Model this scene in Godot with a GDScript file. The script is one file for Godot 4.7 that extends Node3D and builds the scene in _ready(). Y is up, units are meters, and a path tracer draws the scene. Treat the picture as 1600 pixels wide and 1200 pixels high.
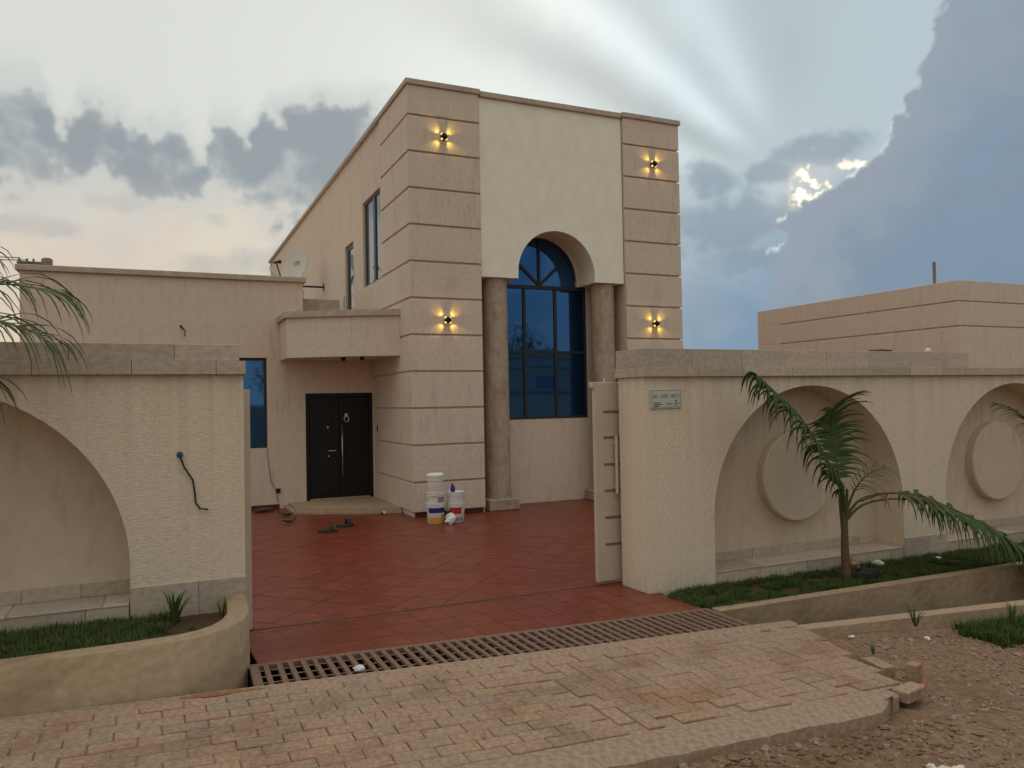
extends Node3D
# A beige house behind an arched boundary wall at dusk. x runs along the house front, -z goes into the plot, y is up (metres).
# The courtyard lies at y = 0, the eye 1.95 m above it.

const SUN_AZ := 45.6
const SUN_EL := 13.8
var rng := RandomNumberGenerator.new()
var M := {}
var T := {}
var taken := {}
var na: FastNoiseLite
var nb: FastNoiseLite
var nc: FastNoiseLite


func _ready() -> void:
	rng.seed = 7
	na = noise(11, 1.0, 5)
	nb = noise(12, 1.0, 4)
	nc = noise(13, 1.0, 5)
	setup_view()
	make_materials()
	build_ground()
	build_house()
	build_boundary()
	build_street()
	build_neighbours()
	build_plants()
	build_small_things()


# ---------------------------------------------------------------- camera, sky, sun
func setup_view() -> void:
	var cam := Camera3D.new()
	cam.name = "camera"
	cam.fov = rad_to_deg(2.0 * atan(600.0 / 1219.17))
	cam.near = 0.05
	cam.far = 1500.0
	cam.transform = Transform3D(Basis(Vector3.UP, -0.42483) * Basis(Vector3.RIGHT, 0.0215177) * Basis(Vector3.BACK, -0.0185959), Vector3(0, 1.95, 0))
	add_child(cam)
	var env := Environment.new()
	env.background_mode = Environment.BG_SKY
	var sky := Sky.new()
	var sm := PanoramaSkyMaterial.new()
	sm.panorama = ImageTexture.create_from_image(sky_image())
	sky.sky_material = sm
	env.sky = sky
	env.tonemap_mode = Environment.TONE_MAPPER_LINEAR
	env.tonemap_exposure = 1.0
	env.background_energy_multiplier = 1.0
	env.sdfgi_enabled = true
	env.ssao_enabled = true
	env.ssil_enabled = true
	var we := WorldEnvironment.new()
	we.name = "world_environment"
	we.environment = env
	add_child(we)
	var sun := DirectionalLight3D.new()
	sun.name = "sun"
	sun.light_energy = 0.15
	sun.light_color = Color(1.0, 0.86, 0.68)
	sun.light_angular_distance = 14.0
	sun.shadow_enabled = true
	var a := deg_to_rad(SUN_AZ)
	var e := deg_to_rad(SUN_EL)
	var to_sun := Vector3(sin(a) * cos(e), sin(e), -cos(a) * cos(e))
	sun.transform = Transform3D(Basis.looking_at(-to_sun, Vector3.UP), Vector3(20, 12, -20))
	add_child(sun)


func lin(r: float, g: float, b: float) -> Vector3:
	var c := Color(r / 255.0, g / 255.0, b / 255.0).srgb_to_linear()
	return Vector3(c.r, c.g, c.b)


func blob(az: float, el: float, a: float, e: float, ra: float, re: float) -> float:
	var x := (az - a) / ra
	var y := (el - e) / re
	return 1.0 - sqrt(x * x + y * y)


const EDGE := [Vector2(-6, 40), Vector2(0, 41), Vector2(8, 42), Vector2(11.8, 43.6), Vector2(13.6, 46.2), Vector2(15, 48.6), Vector2(16.5, 50.6), Vector2(17.8, 51.2), Vector2(21.9, 53.2), Vector2(23.8, 54.2), Vector2(28, 57), Vector2(40, 66), Vector2(60, 84), Vector2(90, 110)]


func edge_at(el: float) -> float:
	for i in EDGE.size() - 1:
		if el <= EDGE[i + 1].x:
			return lerpf(EDGE[i].y, EDGE[i + 1].y, clampf((el - EDGE[i].x) / (EDGE[i + 1].x - EDGE[i].x), 0, 1))
	return 110.0


const BANK_TOP := [Vector2(-20, 18.5), Vector2(-14, 19.5), Vector2(-8.9, 19.7), Vector2(-6.6, 19.5), Vector2(-5.3, 17.0), Vector2(-3.9, 18.6), Vector2(-2.6, 18.9), Vector2(-1.4, 17.7), Vector2(1.2, 17.9), Vector2(2.7, 16.4), Vector2(3.5, 18.6), Vector2(5.0, 18.5), Vector2(6.2, 17.7), Vector2(7.5, 19.4), Vector2(10, 20.2), Vector2(12.5, 20.5), Vector2(16, 20.2), Vector2(22, 18.5), Vector2(27, 15.5)]
const BANK_LOW := [Vector2(-20, 14), Vector2(-8.9, 14.2), Vector2(-5.2, 14.8), Vector2(-4.0, 15.2), Vector2(0.3, 14.1), Vector2(4.2, 14.9), Vector2(7.0, 13.8), Vector2(8.3, 13.2), Vector2(15.6, 13.4), Vector2(22, 14.5), Vector2(27, 15.5)]
const WISPS := [[-2.2, 13.4, 3.4, 0.9], [3.7, 12.7, 1.2, 0.8], [8.0, 10.4, 3.6, 0.9], [4.8, 9.6, 4.5, 0.9], [-7.0, 11.5, 4.0, 0.8]]


func along(line: Array, x: float) -> float:
	for i in line.size() - 1:
		if x <= line[i + 1].x:
			return lerpf(line[i].y, line[i + 1].y, smoothstep(0.0, 1.0, clampf((x - line[i].x) / (line[i + 1].x - line[i].x), 0, 1)))
	return line[line.size() - 1].y


const PUFFS_FAR := [[38.6, 15.4, 2.0, 1.5], [40.3, 12.0, 4.8, 1.7], [46.6, 16.4, 3.4, 1.1], [43.0, 15.4, 1.6, 0.7], [41.5, 9.6, 2.6, 0.9]]


func sky_color(d: Vector3) -> Vector3:
	var az := rad_to_deg(atan2(d.x, -d.z))
	var el := rad_to_deg(asin(clampf(d.y, -1, 1)))
	var f1 := na.get_noise_3dv(d * 9.0)
	var f2 := nb.get_noise_3dv(d * 26.0)
	var f0 := nc.get_noise_3dv(d * 3.0)
	# clear air: cream low down on one side, blue grey on the other, pale above
	var w := smoothstep(16.0, 44.0, az + f1 * 6.0) * (1.0 - smoothstep(120.0, 175.0, az))
	var warm := lin(228, 208, 180).lerp(lin(210, 198, 186), clampf(0.5 + f0 * 1.5, 0, 1))
	var pale := lin(217, 220, 214)
	var left := warm.lerp(pale, smoothstep(5.0, 19.0, el + f1 * 5.0))
	var right := lin(126, 153, 177).lerp(lin(184, 199, 205), smoothstep(5.0, 17.0, el + f1 * 4.0))
	var c := left.lerp(right, w)
	c = c.lerp(lin(229, 232, 227), 0.85 * exp(-(pow((az - 19.0) / 15.0, 2) + pow((el - 23.0) / 8.0, 2))))
	c = c.lerp(Vector3(1.12, 1.10, 1.06), smoothstep(28.0, 62.0, el))  # unseen sky overhead, brightened to add light on the walls
	# beams that fan out from the hidden sun
	var dx := (az - SUN_AZ) * cos(deg_to_rad(el))
	var dy := el - SUN_EL
	var r := sqrt(dx * dx + dy * dy)
	var ang := rad_to_deg(atan2(dy, dx)) + f1 * 2.2
	var beam := exp(-pow((ang - 137.5) / 5.5, 2)) * 1.0 + exp(-pow((ang - 119.0) / 7.0, 2)) * 0.62 + exp(-pow((ang - 160.0) / 7.0, 2)) * 0.5 - exp(-pow((ang - 149.0) / 4.5, 2)) * 0.38 - exp(-pow((ang - 96.0) / 12.0, 2)) * 0.2
	c *= 1.0 + 0.36 * beam * smoothstep(3.5, 9.0, r) * (1.0 - smoothstep(16.0, 34.0, r)) * (1.0 if dy > 0.0 else 0.0)
	# a bank of cloud with a lumpy top and a flat foot, loose wisps below it
	var inside := smoothstep(-20.0, -11.0, az) * (1.0 - smoothstep(62.0, 80.0, az)) * (1.0 - smoothstep(27.0, 36.0, el))
	var fp := 0.42 * f2 + 0.45 * f1 + 0.1
	var m := -9.0
	var k := 0.0
	if az > -24.0 and az < 27.0:
		var ax := az + f1 * 1.5
		var up := along(BANK_TOP, ax) - el + 0.9
		var dn := (el - along(BANK_LOW, ax) + 1.6) * 0.75
		var deep := minf(up, dn)
		k = smoothstep(-0.1, 1.5, deep + f2 * 1.5 + f1 * 0.7) * (0.80 + 0.2 * smoothstep(0.0, 2.0, deep + f1))
		k = maxf(k, 0.40 * smoothstep(-1.6, 1.2, deep + f1 * 1.2 + f2 * 0.5))
		k *= smoothstep(-24.0, -16.0, az)
		for p in WISPS:
			m = maxf(m, blob(az, el, p[0], p[1], p[2], p[3]))
		k = maxf(k, 0.5 * smoothstep(-0.1, 0.7, m + fp))
	var wide := 1.1 * f0 + 0.9 * f1 + 0.35 * f2 + 0.16
	k = maxf(clampf(k, 0, 1), (1.0 - inside) * smoothstep(-0.15, 0.45, wide) * (1.0 - smoothstep(24.0, 50.0, el)))
	var tone := lin(178, 184, 184).lerp(lin(144, 155, 161), smoothstep(0.3, 1.15, k + f1 * 1.1 + f2 * 0.6))
	tone = tone.lerp(lin(178, 172, 168), (1.0 - smoothstep(12.5, 16.0, el)) * (1.0 - smoothstep(0.0, 9.0, az)) * 0.6 * inside)
	c = c.lerp(tone, k * 0.92 * smoothstep(2.0, 11.0, el + f1 * 4.0))
	m = -9.0
	for p in PUFFS_FAR:
		m = maxf(m, blob(az, el, p[0], p[1], p[2], p[3]))
	c = c.lerp(lin(136, 153, 168), 0.68 * smoothstep(-0.2, 0.6, m + fp * 1.5 - 0.05))
	# the gap where the sun burns through
	var dist := sqrt(pow(az - SUN_AZ, 2) + pow((el - SUN_EL) * 1.1, 2))
	c += Vector3(0.10, 0.065, 0.025) * exp(-pow(dist / 3.0, 2))
	var fine := nb.get_noise_3dv(d * 60.0)
	var dd := az - edge_at(el) + fine * 0.55 + f2 * 1.1 + f1 * 1.2
	var gap := blob(az, el, 45.0 + fine * 2.2 + (el - 13.3) * -0.25, 13.3, 1.0, 2.2) + fine * 1.5 - 0.12
	c += Vector3(0.26, 0.17, 0.05) * smoothstep(-0.1, 0.5, gap) + Vector3(1.2, 0.92, 0.48) * smoothstep(0.25, 0.75, gap)
	var gap2 := blob(az, el, 48.0, 15.2, 1.6, 0.35) + fine * 1.2
	c += Vector3(0.7, 0.5, 0.3) * smoothstep(0.2, 0.7, gap2)
	# the great dark cloud
	var soft := 0.55 + maxf(0.0, 11.0 - el) * 0.55 + maxf(0.0, el - 26.0) * 0.3
	var cover := smoothstep(-0.05, soft, dd) * (1.0 - smoothstep(92.0, 135.0, az + f0 * 14.0))
	var dark := lin(152, 163, 175).lerp(lin(132, 149, 168), smoothstep(0.0, 10.0, dd + f1 * 5.0))
	dark = dark.lerp(lin(122, 144, 166), (1.0 - smoothstep(2.0, 13.0, el + f1 * 3.0)) * smoothstep(45.0, 58.0, az))
	dark *= 1.0 + (0.09 * f1 + 0.06 * f2) * smoothstep(9.0, 16.0, el)
	c = c.lerp(dark, cover)
	# its lit rim
	var rim := exp(-pow((dd + 0.06) / 0.10, 2)) * exp(-pow(dist / 4.6, 2)) * smoothstep(-0.12, 0.25, nc.get_noise_3dv(d * 24.0))
	c += Vector3(1.1, 0.92, 0.66) * rim
	return c


func sky_image() -> Image:
	var w := 4096
	var h := 2048
	var lw := 512
	var lh := 256
	var small := Image.create(lw, lh, false, Image.FORMAT_RGBF)
	for y in lh:
		for x in lw:
			var el := PI * (0.5 - (y + 0.5) / lh)
			var az := TAU * (x + 0.5) / lw
			if el < -0.06:
				small.set_pixel(x, y, Color(0.12, 0.085, 0.06))
			else:
				var v := sky_color(Vector3(sin(az) * cos(el), sin(el), -cos(az) * cos(el)))
				small.set_pixel(x, y, Color(v.x, v.y, v.z))
	small.resize(w, h, Image.INTERPOLATE_BILINEAR)
	for side in [[3936, 4096], [0, 736]]:
		for y in range(660, 1050):
			for x in range(side[0], side[1]):
				var el := PI * (0.5 - (y + 0.5) / h)
				var az := TAU * (x + 0.5) / w
				var v := sky_color(Vector3(sin(az) * cos(el), sin(el), -cos(az) * cos(el)))
				small.set_pixel(x, y, Color(v.x, v.y, v.z))
	return small


# ---------------------------------------------------------------- materials
func noise(s: int, freq: float, oct: int) -> FastNoiseLite:
	var n := FastNoiseLite.new()
	n.seed = s
	n.noise_type = FastNoiseLite.TYPE_SIMPLEX_SMOOTH
	n.frequency = freq
	n.fractal_type = FastNoiseLite.FRACTAL_FBM
	n.fractal_octaves = oct
	return n


func ntex(s: int, freq: float, oct: int, lo: Color, hi: Color, size := 512, mid = null, at := 0.5) -> NoiseTexture2D:
	var t := NoiseTexture2D.new()
	t.width = size
	t.height = size
	t.seamless = true
	t.noise = noise(s, freq, oct)
	var g := Gradient.new()
	g.set_color(0, lo)
	g.set_color(1, hi)
	if mid != null:
		g.add_point(at, mid)
	t.color_ramp = g
	return t


func nbump(s: int, freq: float, oct: int, strength: float, size := 512, ridged := false) -> NoiseTexture2D:
	var t := NoiseTexture2D.new()
	t.width = size
	t.height = size
	t.seamless = true
	t.noise = noise(s, freq, oct)
	if ridged:
		t.noise.fractal_type = FastNoiseLite.FRACTAL_RIDGED
	t.as_normal_map = true
	t.bump_strength = strength
	return t


func mat(called: String, c: Vector3, rough := 0.9, tex = null, scale := Vector3.ONE, normal = null, nscale := 1.0) -> StandardMaterial3D:
	var m := StandardMaterial3D.new()
	m.resource_name = called
	m.albedo_color = Color(c.x, c.y, c.z).linear_to_srgb()
	m.roughness = rough
	m.metallic_specular = 0.4
	if tex != null or normal != null:
		m.uv1_triplanar = true
		m.uv1_world_triplanar = true
		m.uv1_triplanar_sharpness = 6.0
		m.uv1_scale = scale
	if tex != null:
		m.albedo_texture = tex
	if normal != null:
		m.normal_enabled = true
		m.normal_texture = normal
		m.normal_scale = nscale
	M[called] = m
	return m


func stained(m: StandardMaterial3D, tex: Texture2D, scale: Vector3) -> void:
	m.detail_enabled = true
	m.detail_blend_mode = BaseMaterial3D.BLEND_MODE_MUL
	m.detail_uv_layer = BaseMaterial3D.DETAIL_UV_2
	m.uv2_triplanar = true
	m.uv2_world_triplanar = true
	m.uv2_triplanar_sharpness = 6.0
	m.uv2_scale = scale
	m.detail_albedo = tex


# rain streaks that start under the coping, and splashed dirt at the foot (u along the wall, v down from the top)
func drip_texture() -> ImageTexture:
	var im := Image.create(1024, 256, false, Image.FORMAT_RGB8)
	var a := noise(51, 0.035, 3)
	var b := noise(52, 0.16, 3)
	var c := noise(53, 0.012, 2)
	for x in 1024:
		var n := lerpf(a.get_noise_1d(x - 1024.0), a.get_noise_1d(x), smoothstep(0.0, 0.1, x / 1024.0)) if x < 103 else a.get_noise_1d(x)
		var drip := clampf(0.45 + n * 1.5 + b.get_noise_1d(x) * 0.5, 0.0, 1.0)
		var long := 0.06 + 0.5 * clampf(0.3 + c.get_noise_1d(x + 300.0) + 0.6 * b.get_noise_1d(x + 90.0), 0.0, 1.0)
		for y in 256:
			var v := y / 255.0
			var k := 0.065 * drip * exp(-v / long) + 0.10 * exp(-v / 0.018)
			k += 0.22 * smoothstep(0.80 + 0.1 * a.get_noise_1d(x * 1.7 + 50.0), 1.0, v) * (0.6 + 0.8 * b.get_noise_2d(x, y))
			k += 0.05 * maxf(0.0, b.get_noise_2d(x * 0.5, y * 0.7))
			im.set_pixel(x, y, Color(1.0 - k * 0.9, 1.0 - k, 1.0 - k * 1.1))
	return ImageTexture.create_from_image(im)


func make_materials() -> void:
	var g := func(v: float) -> Color: return Color(v, v, v)
	T.soft = ntex(21, 0.008, 5, g.call(0.955), g.call(1.0))
	T.fine = ntex(22, 0.03, 5, g.call(0.92), g.call(1.0))
	T.streaks = ntex(23, 0.012, 5, Color(0.92, 0.905, 0.89), g.call(1.0), 512, g.call(0.99), 0.33)
	T.stone = ntex(24, 0.012, 6, Color(0.87, 0.855, 0.84), g.call(1.0))
	T.dust = ntex(25, 0.010, 6, Color(0.80, 0.75, 0.73), Color(1.0, 1.0, 1.0), 512, Color(0.84, 0.79, 0.77), 0.56)
	T.scuff = ntex(26, 0.02, 6, g.call(1.0), Color(1.0, 1.0, 1.0), 512, g.call(0.9), 0.5)
	T.dirt = ntex(27, 0.014, 6, Color(0.80, 0.77, 0.73), Color(1, 1, 1))
	T.patch = ntex(28, 0.006, 4, Color(0.84, 0.81, 0.77), Color(1, 1, 1), 512, Color(0.97, 0.96, 0.95), 0.42)
	T.n_rough = nbump(31, 0.035, 5, 6.0)
	T.n_grain = nbump(32, 0.08, 4, 4.0)
	T.n_gouge = nbump(33, 0.02, 4, 10.0, 512, true)
	T.n_dirt = nbump(34, 0.03, 6, 10.0)
	var mm: StandardMaterial3D
	mm = mat("render", Vector3(0.68, 0.555, 0.44), 0.92, T.soft, Vector3(1.6, 1.1, 1.6), T.n_grain, 0.3)
	stained(mm, T.streaks, Vector3(0.9, 0.1, 0.9))
	mm = mat("render_block", Vector3(0.68, 0.555, 0.44), 0.92, T.soft, Vector3(4.2, 0.3, 4.2), T.n_rough, 0.4)
	stained(mm, T.streaks, Vector3(0.7, 0.12, 0.7))
	mat("cream", Vector3(0.88, 0.82, 0.67), 0.85, T.soft, Vector3(0.8, 0.5, 0.8), T.n_grain, 0.12)
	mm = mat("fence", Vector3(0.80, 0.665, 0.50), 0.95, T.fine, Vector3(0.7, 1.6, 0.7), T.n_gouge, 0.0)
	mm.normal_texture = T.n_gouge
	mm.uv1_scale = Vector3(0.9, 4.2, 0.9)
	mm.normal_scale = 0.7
	mm.detail_enabled = true
	mm.detail_blend_mode = BaseMaterial3D.BLEND_MODE_MUL
	mm.detail_uv_layer = BaseMaterial3D.DETAIL_UV_2
	mm.detail_albedo = drip_texture()
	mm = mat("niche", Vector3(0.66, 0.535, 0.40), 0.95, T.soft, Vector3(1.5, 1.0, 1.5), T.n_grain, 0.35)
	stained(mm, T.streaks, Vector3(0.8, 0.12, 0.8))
	for i in 4:
		var k: float = [0.93, 1.0, 1.08, 0.86][i]
		mm = mat("stone_%d" % i, Vector3(0.57, 0.475, 0.375) * k, 0.8, T.stone, Vector3(1.7, 2.3, 1.7), T.n_grain, 0.4)
		mm.uv1_offset = Vector3(i * 0.31, i * 0.17, i * 0.23)
	mm = mat("concrete", Vector3(0.50, 0.41, 0.31), 0.9, T.stone, Vector3(1.6, 0.7, 1.6), T.n_grain, 0.3)
	stained(mm, T.patch, Vector3(0.9, 0.5, 0.9))
	mat("coping", Vector3(0.54, 0.45, 0.36), 0.9, T.stone, Vector3(0.8, 0.8, 0.8), T.n_grain, 0.5)
	for i in 5:
		var k: float = [0.95, 1.0, 1.04, 0.98, 1.06][i]
		mm = mat("tile_%d" % i, Vector3(0.25, 0.060, 0.029) * k, 0.36, T.dust, Vector3(0.6, 0.8, 1.3), T.n_grain, 0.2)
		mm.uv1_offset = Vector3(i * 0.37, 0.0, i * 0.21)
	mat("grout", Vector3(0.27, 0.09, 0.055), 0.95, T.dirt, Vector3(2, 2, 2))
	mat("red_skirting", Vector3(0.10, 0.02, 0.014), 0.6)
	for i in 7:
		var k: float = [0.97, 1.0, 1.03, 0.94, 1.0, 1.05, 0.96][i]
		var tint: Vector3 = [Vector3(1, 1, 1), Vector3(1, 0.98, 0.95), Vector3(1.0, 1.0, 1.0), Vector3(0.97, 1.02, 1.05), Vector3(1.03, 0.97, 0.93), Vector3(1, 0.98, 0.92), Vector3(0.98, 1.02, 1.02)][i]
		mm = mat("paver_%d" % i, Vector3(0.45, 0.318, 0.226) * tint * k, 0.95, T.dirt, Vector3(3.1, 3.1, 3.1), T.n_rough, 0.35)
		mm.uv1_offset = Vector3(i * 0.13, 0, i * 0.29)
		stained(mm, T.patch, Vector3(0.45, 0.45, 0.45))
	mm = mat("paver_red", Vector3(0.44, 0.275, 0.18), 0.95, T.dirt, Vector3(3.1, 3.1, 3.1), T.n_rough, 0.35)
	stained(mm, T.patch, Vector3(0.45, 0.45, 0.45))
	mm = mat("sand", Vector3(0.42, 0.30, 0.21), 0.97, T.dirt, Vector3(2.6, 2.6, 2.6), T.n_grain, 0.5)
	mm = mat("dirt", Vector3(0.31, 0.20, 0.125), 0.98, T.dirt, Vector3(1.7, 1.7, 1.7), T.n_dirt, 0.6)
	stained(mm, T.patch, Vector3(0.33, 0.33, 0.33))
	mat("soil", Vector3(0.10, 0.062, 0.036), 1.0, T.dirt, Vector3(3, 3, 3), T.n_dirt, 1.0)
	mm = mat("planter", Vector3(0.44, 0.325, 0.205), 0.95, T.stone, Vector3(1.6, 1.9, 1.6), T.n_grain, 0.5)
	stained(mm, T.patch, Vector3(0.4, 0.7, 0.4))
	mm = mat("kerb", Vector3(0.46, 0.335, 0.215), 0.95, T.stone, Vector3(1.6, 1.6, 1.6), T.n_rough, 0.6)
	mat("grate", Vector3(0.25, 0.155, 0.11), 0.85, T.dirt, Vector3(3, 3, 3), T.n_grain, 0.6)
	mat("gutter_shade", Vector3(0.014, 0.010, 0.008), 1.0)  # near black: the shade inside the gutter is put into its colour
	mm = mat("glass_blue", Vector3(0.036, 0.115, 0.285), 0.03)
	mm.metallic = 0.9
	mm = mat("glass_grey", Vector3(0.13, 0.19, 0.28), 0.035)
	mm.metallic = 0.9
	mat("frame_dark", Vector3(0.028, 0.027, 0.03), 0.5)
	mat("frame_grey", Vector3(0.11, 0.105, 0.095), 0.5)
	mat("door_black", Vector3(0.0055, 0.0052, 0.0058), 0.5)
	mm = mat("steel", Vector3(0.55, 0.55, 0.55), 0.3)
	mm.metallic = 1.0
	mm = mat("gate_paint", Vector3(0.56, 0.48, 0.375), 0.6, T.soft, Vector3(0.7, 0.7, 0.7), T.n_grain, 0.15)
	mat("groove_dark", Vector3(0.19, 0.15, 0.115), 0.9)
	mat("black", Vector3(0.012, 0.012, 0.012), 0.6)
	mat("cable", Vector3(0.02, 0.02, 0.02), 0.6)
	mat("white_plastic", Vector3(0.72, 0.70, 0.64), 0.45)
	mat("lid", Vector3(0.78, 0.74, 0.60), 0.45)
	mat("print_blue", Vector3(0.018, 0.03, 0.17), 0.5)
	mat("print_yellow", Vector3(0.62, 0.33, 0.02), 0.5)
	mat("print_red", Vector3(0.42, 0.03, 0.025), 0.5)
	mat("print_grey", Vector3(0.26, 0.25, 0.25), 0.5)
	mat("dish_paint", Vector3(0.50, 0.49, 0.42), 0.5)
	mat("plate", Vector3(0.52, 0.54, 0.46), 0.5, T.soft, Vector3(3, 3, 3))
	mat("plate_ink", Vector3(0.05, 0.055, 0.05), 0.7)
	mat("rust", Vector3(0.11, 0.06, 0.04), 0.9)
	mat("wood_grey", Vector3(0.20, 0.17, 0.15), 0.9)
	mat("paper", Vector3(0.66, 0.66, 0.68), 0.8)
	mat("red_scrap", Vector3(0.6, 0.03, 0.03), 0.5)
	mat("rock_white", Vector3(0.66, 0.58, 0.48), 0.9)
	mat("rock_brown", Vector3(0.24, 0.155, 0.10), 0.95)
	mat("rock_grey", Vector3(0.27, 0.215, 0.165), 0.95)
	mat("sandal", Vector3(0.035, 0.032, 0.03), 0.8)
	mat("dry_leaf", Vector3(0.085, 0.06, 0.03), 0.9)
	mm = mat("trunk", Vector3(0.16, 0.10, 0.065), 0.95, T.dirt, Vector3(3, 12, 3), T.n_rough, 1.0)
	mm = mat("petiole", Vector3(0.10, 0.075, 0.03), 0.7)
	for i in 4:
		mm = mat("leaf_%d" % i, [Vector3(0.036, 0.066, 0.014), Vector3(0.045, 0.078, 0.018), Vector3(0.078, 0.095, 0.03), Vector3(0.15, 0.085, 0.04)][i], 0.72)
		mm.backlight_enabled = true
		mm.backlight = Color(0.16, 0.2, 0.06)
	mat("grass_dry", Vector3(0.11, 0.095, 0.04), 0.9)
	for i in 2:
		mm = mat("grass_%d" % i, [Vector3(0.052, 0.088, 0.016), Vector3(0.075, 0.108, 0.028)][i], 0.8)
		mm.backlight_enabled = true
		mm.backlight = Color(0.2, 0.26, 0.08)
	mat("tree_leaf", Vector3(0.022, 0.042, 0.015), 0.7)
	mm = mat("lamp_glow", Vector3(0.9, 0.75, 0.45), 0.4)
	mm.emission_enabled = true
	mm.emission = Color(1.0, 0.80, 0.40)
	mm.emission_energy_multiplier = 1.6
	mat("far_wall", Vector3(0.42, 0.36, 0.29), 0.95, T.soft, Vector3(0.4, 0.4, 0.4))


# ---------------------------------------------------------------- helpers
func begin() -> SurfaceTool:
	var st := SurfaceTool.new()
	st.begin(Mesh.PRIMITIVE_TRIANGLES)
	return st


func tri(st: SurfaceTool, a: Vector3, b: Vector3, c: Vector3, out: Vector3, smooth := -1) -> void:
	if (a - c).cross(a - b).dot(out) < 0.0:
		var t := b
		b = c
		c = t
	st.set_smooth_group(smooth)
	for v in [a, b, c]:
		st.set_uv2(Vector2((v.x + v.z) * 0.21, clampf((2.19 - v.y) / 2.3, 0.004, 0.996)))
		st.add_vertex(v)


func quad(st: SurfaceTool, a: Vector3, b: Vector3, c: Vector3, d: Vector3, out: Vector3, smooth := -1) -> void:
	tri(st, a, b, c, out, smooth)
	tri(st, a, c, d, out, smooth)


func bevel_box(st: SurfaceTool, lo: Vector3, hi: Vector3, b := 0.004, x := Transform3D()) -> void:
	var c := (lo + hi) * 0.5
	var h := (hi - lo) * 0.5
	b = minf(b, minf(h.x, minf(h.y, h.z)) * 0.45)
	var at := func(sx: float, sy: float, sz: float, axis: int) -> Vector3:
		var v := Vector3(sx * (h.x - b), sy * (h.y - b), sz * (h.z - b))
		v[axis] = [sx, sy, sz][axis] * h[axis]
		return x * (c + v)
	for s in [-1.0, 1.0]:
		quad(st, at.call(s, -1, -1, 0), at.call(s, 1, -1, 0), at.call(s, 1, 1, 0), at.call(s, -1, 1, 0), x.basis * Vector3(s, 0, 0))
		quad(st, at.call(-1, s, -1, 1), at.call(1, s, -1, 1), at.call(1, s, 1, 1), at.call(-1, s, 1, 1), x.basis * Vector3(0, s, 0))
		quad(st, at.call(-1, -1, s, 2), at.call(1, -1, s, 2), at.call(1, 1, s, 2), at.call(-1, 1, s, 2), x.basis * Vector3(0, 0, s))
	for s in [-1.0, 1.0]:
		for t in [-1.0, 1.0]:
			quad(st, at.call(s, t, -1, 0), at.call(s, t, 1, 0), at.call(s, t, 1, 1), at.call(s, t, -1, 1), x.basis * Vector3(s, t, 0))
			quad(st, at.call(s, -1, t, 0), at.call(s, 1, t, 0), at.call(s, 1, t, 2), at.call(s, -1, t, 2), x.basis * Vector3(s, 0, t))
			quad(st, at.call(-1, s, t, 1), at.call(1, s, t, 1), at.call(1, s, t, 2), at.call(-1, s, t, 2), x.basis * Vector3(0, s, t))
			for u in [-1.0, 1.0]:
				tri(st, at.call(s, t, u, 0), at.call(s, t, u, 1), at.call(s, t, u, 2), x.basis * Vector3(s, t, u))


func plain_box(st: SurfaceTool, lo: Vector3, hi: Vector3) -> void:
	var p := func(i: int) -> Vector3: return Vector3(hi.x if i & 1 else lo.x, hi.y if i & 2 else lo.y, hi.z if i & 4 else lo.z)
	quad(st, p.call(0), p.call(2), p.call(6), p.call(4), Vector3.LEFT)
	quad(st, p.call(1), p.call(3), p.call(7), p.call(5), Vector3.RIGHT)
	quad(st, p.call(0), p.call(1), p.call(5), p.call(4), Vector3.DOWN)
	quad(st, p.call(2), p.call(3), p.call(7), p.call(6), Vector3.UP)
	quad(st, p.call(0), p.call(1), p.call(3), p.call(2), Vector3.FORWARD)
	quad(st, p.call(4), p.call(5), p.call(7), p.call(6), Vector3.BACK)


func tube(st: SurfaceTool, pts: Array, radii: Array, seg := 8, caps := true) -> void:
	var rings := []
	var side := Vector3.ZERO
	for i in pts.size():
		var p: Vector3 = pts[i]
		var t: Vector3 = (pts[mini(i + 1, pts.size() - 1)] - pts[maxi(i - 1, 0)]).normalized()
		if side == Vector3.ZERO:
			side = t.cross(Vector3(0.31, 0.9, 0.2) if absf(t.y) < 0.9 else Vector3(1, 0, 0.1)).normalized()
		side = (side - t * side.dot(t)).normalized()
		var up := t.cross(side)
		var ring := []
		var r: float = radii[mini(i, radii.size() - 1)]
		for k in seg:
			var a := TAU * k / seg
			ring.append(p + (side * cos(a) + up * sin(a)) * r)
		rings.append(ring)
	for i in rings.size() - 1:
		for k in seg:
			var k2 := (k + 1) % seg
			var out: Vector3 = rings[i][k] + rings[i][k2] + rings[i + 1][k] + rings[i + 1][k2] - 2.0 * (pts[i] + pts[i + 1])
			quad(st, rings[i][k], rings[i][k2], rings[i + 1][k2], rings[i + 1][k], out, 1)
	if caps:
		for e in [0, rings.size() - 1]:
			var out: Vector3 = pts[0] - pts[1] if e == 0 else pts[e] - pts[e - 1]
			for k in seg:
				tri(st, pts[e], rings[e][k], rings[e][(k + 1) % seg], out)


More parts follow.
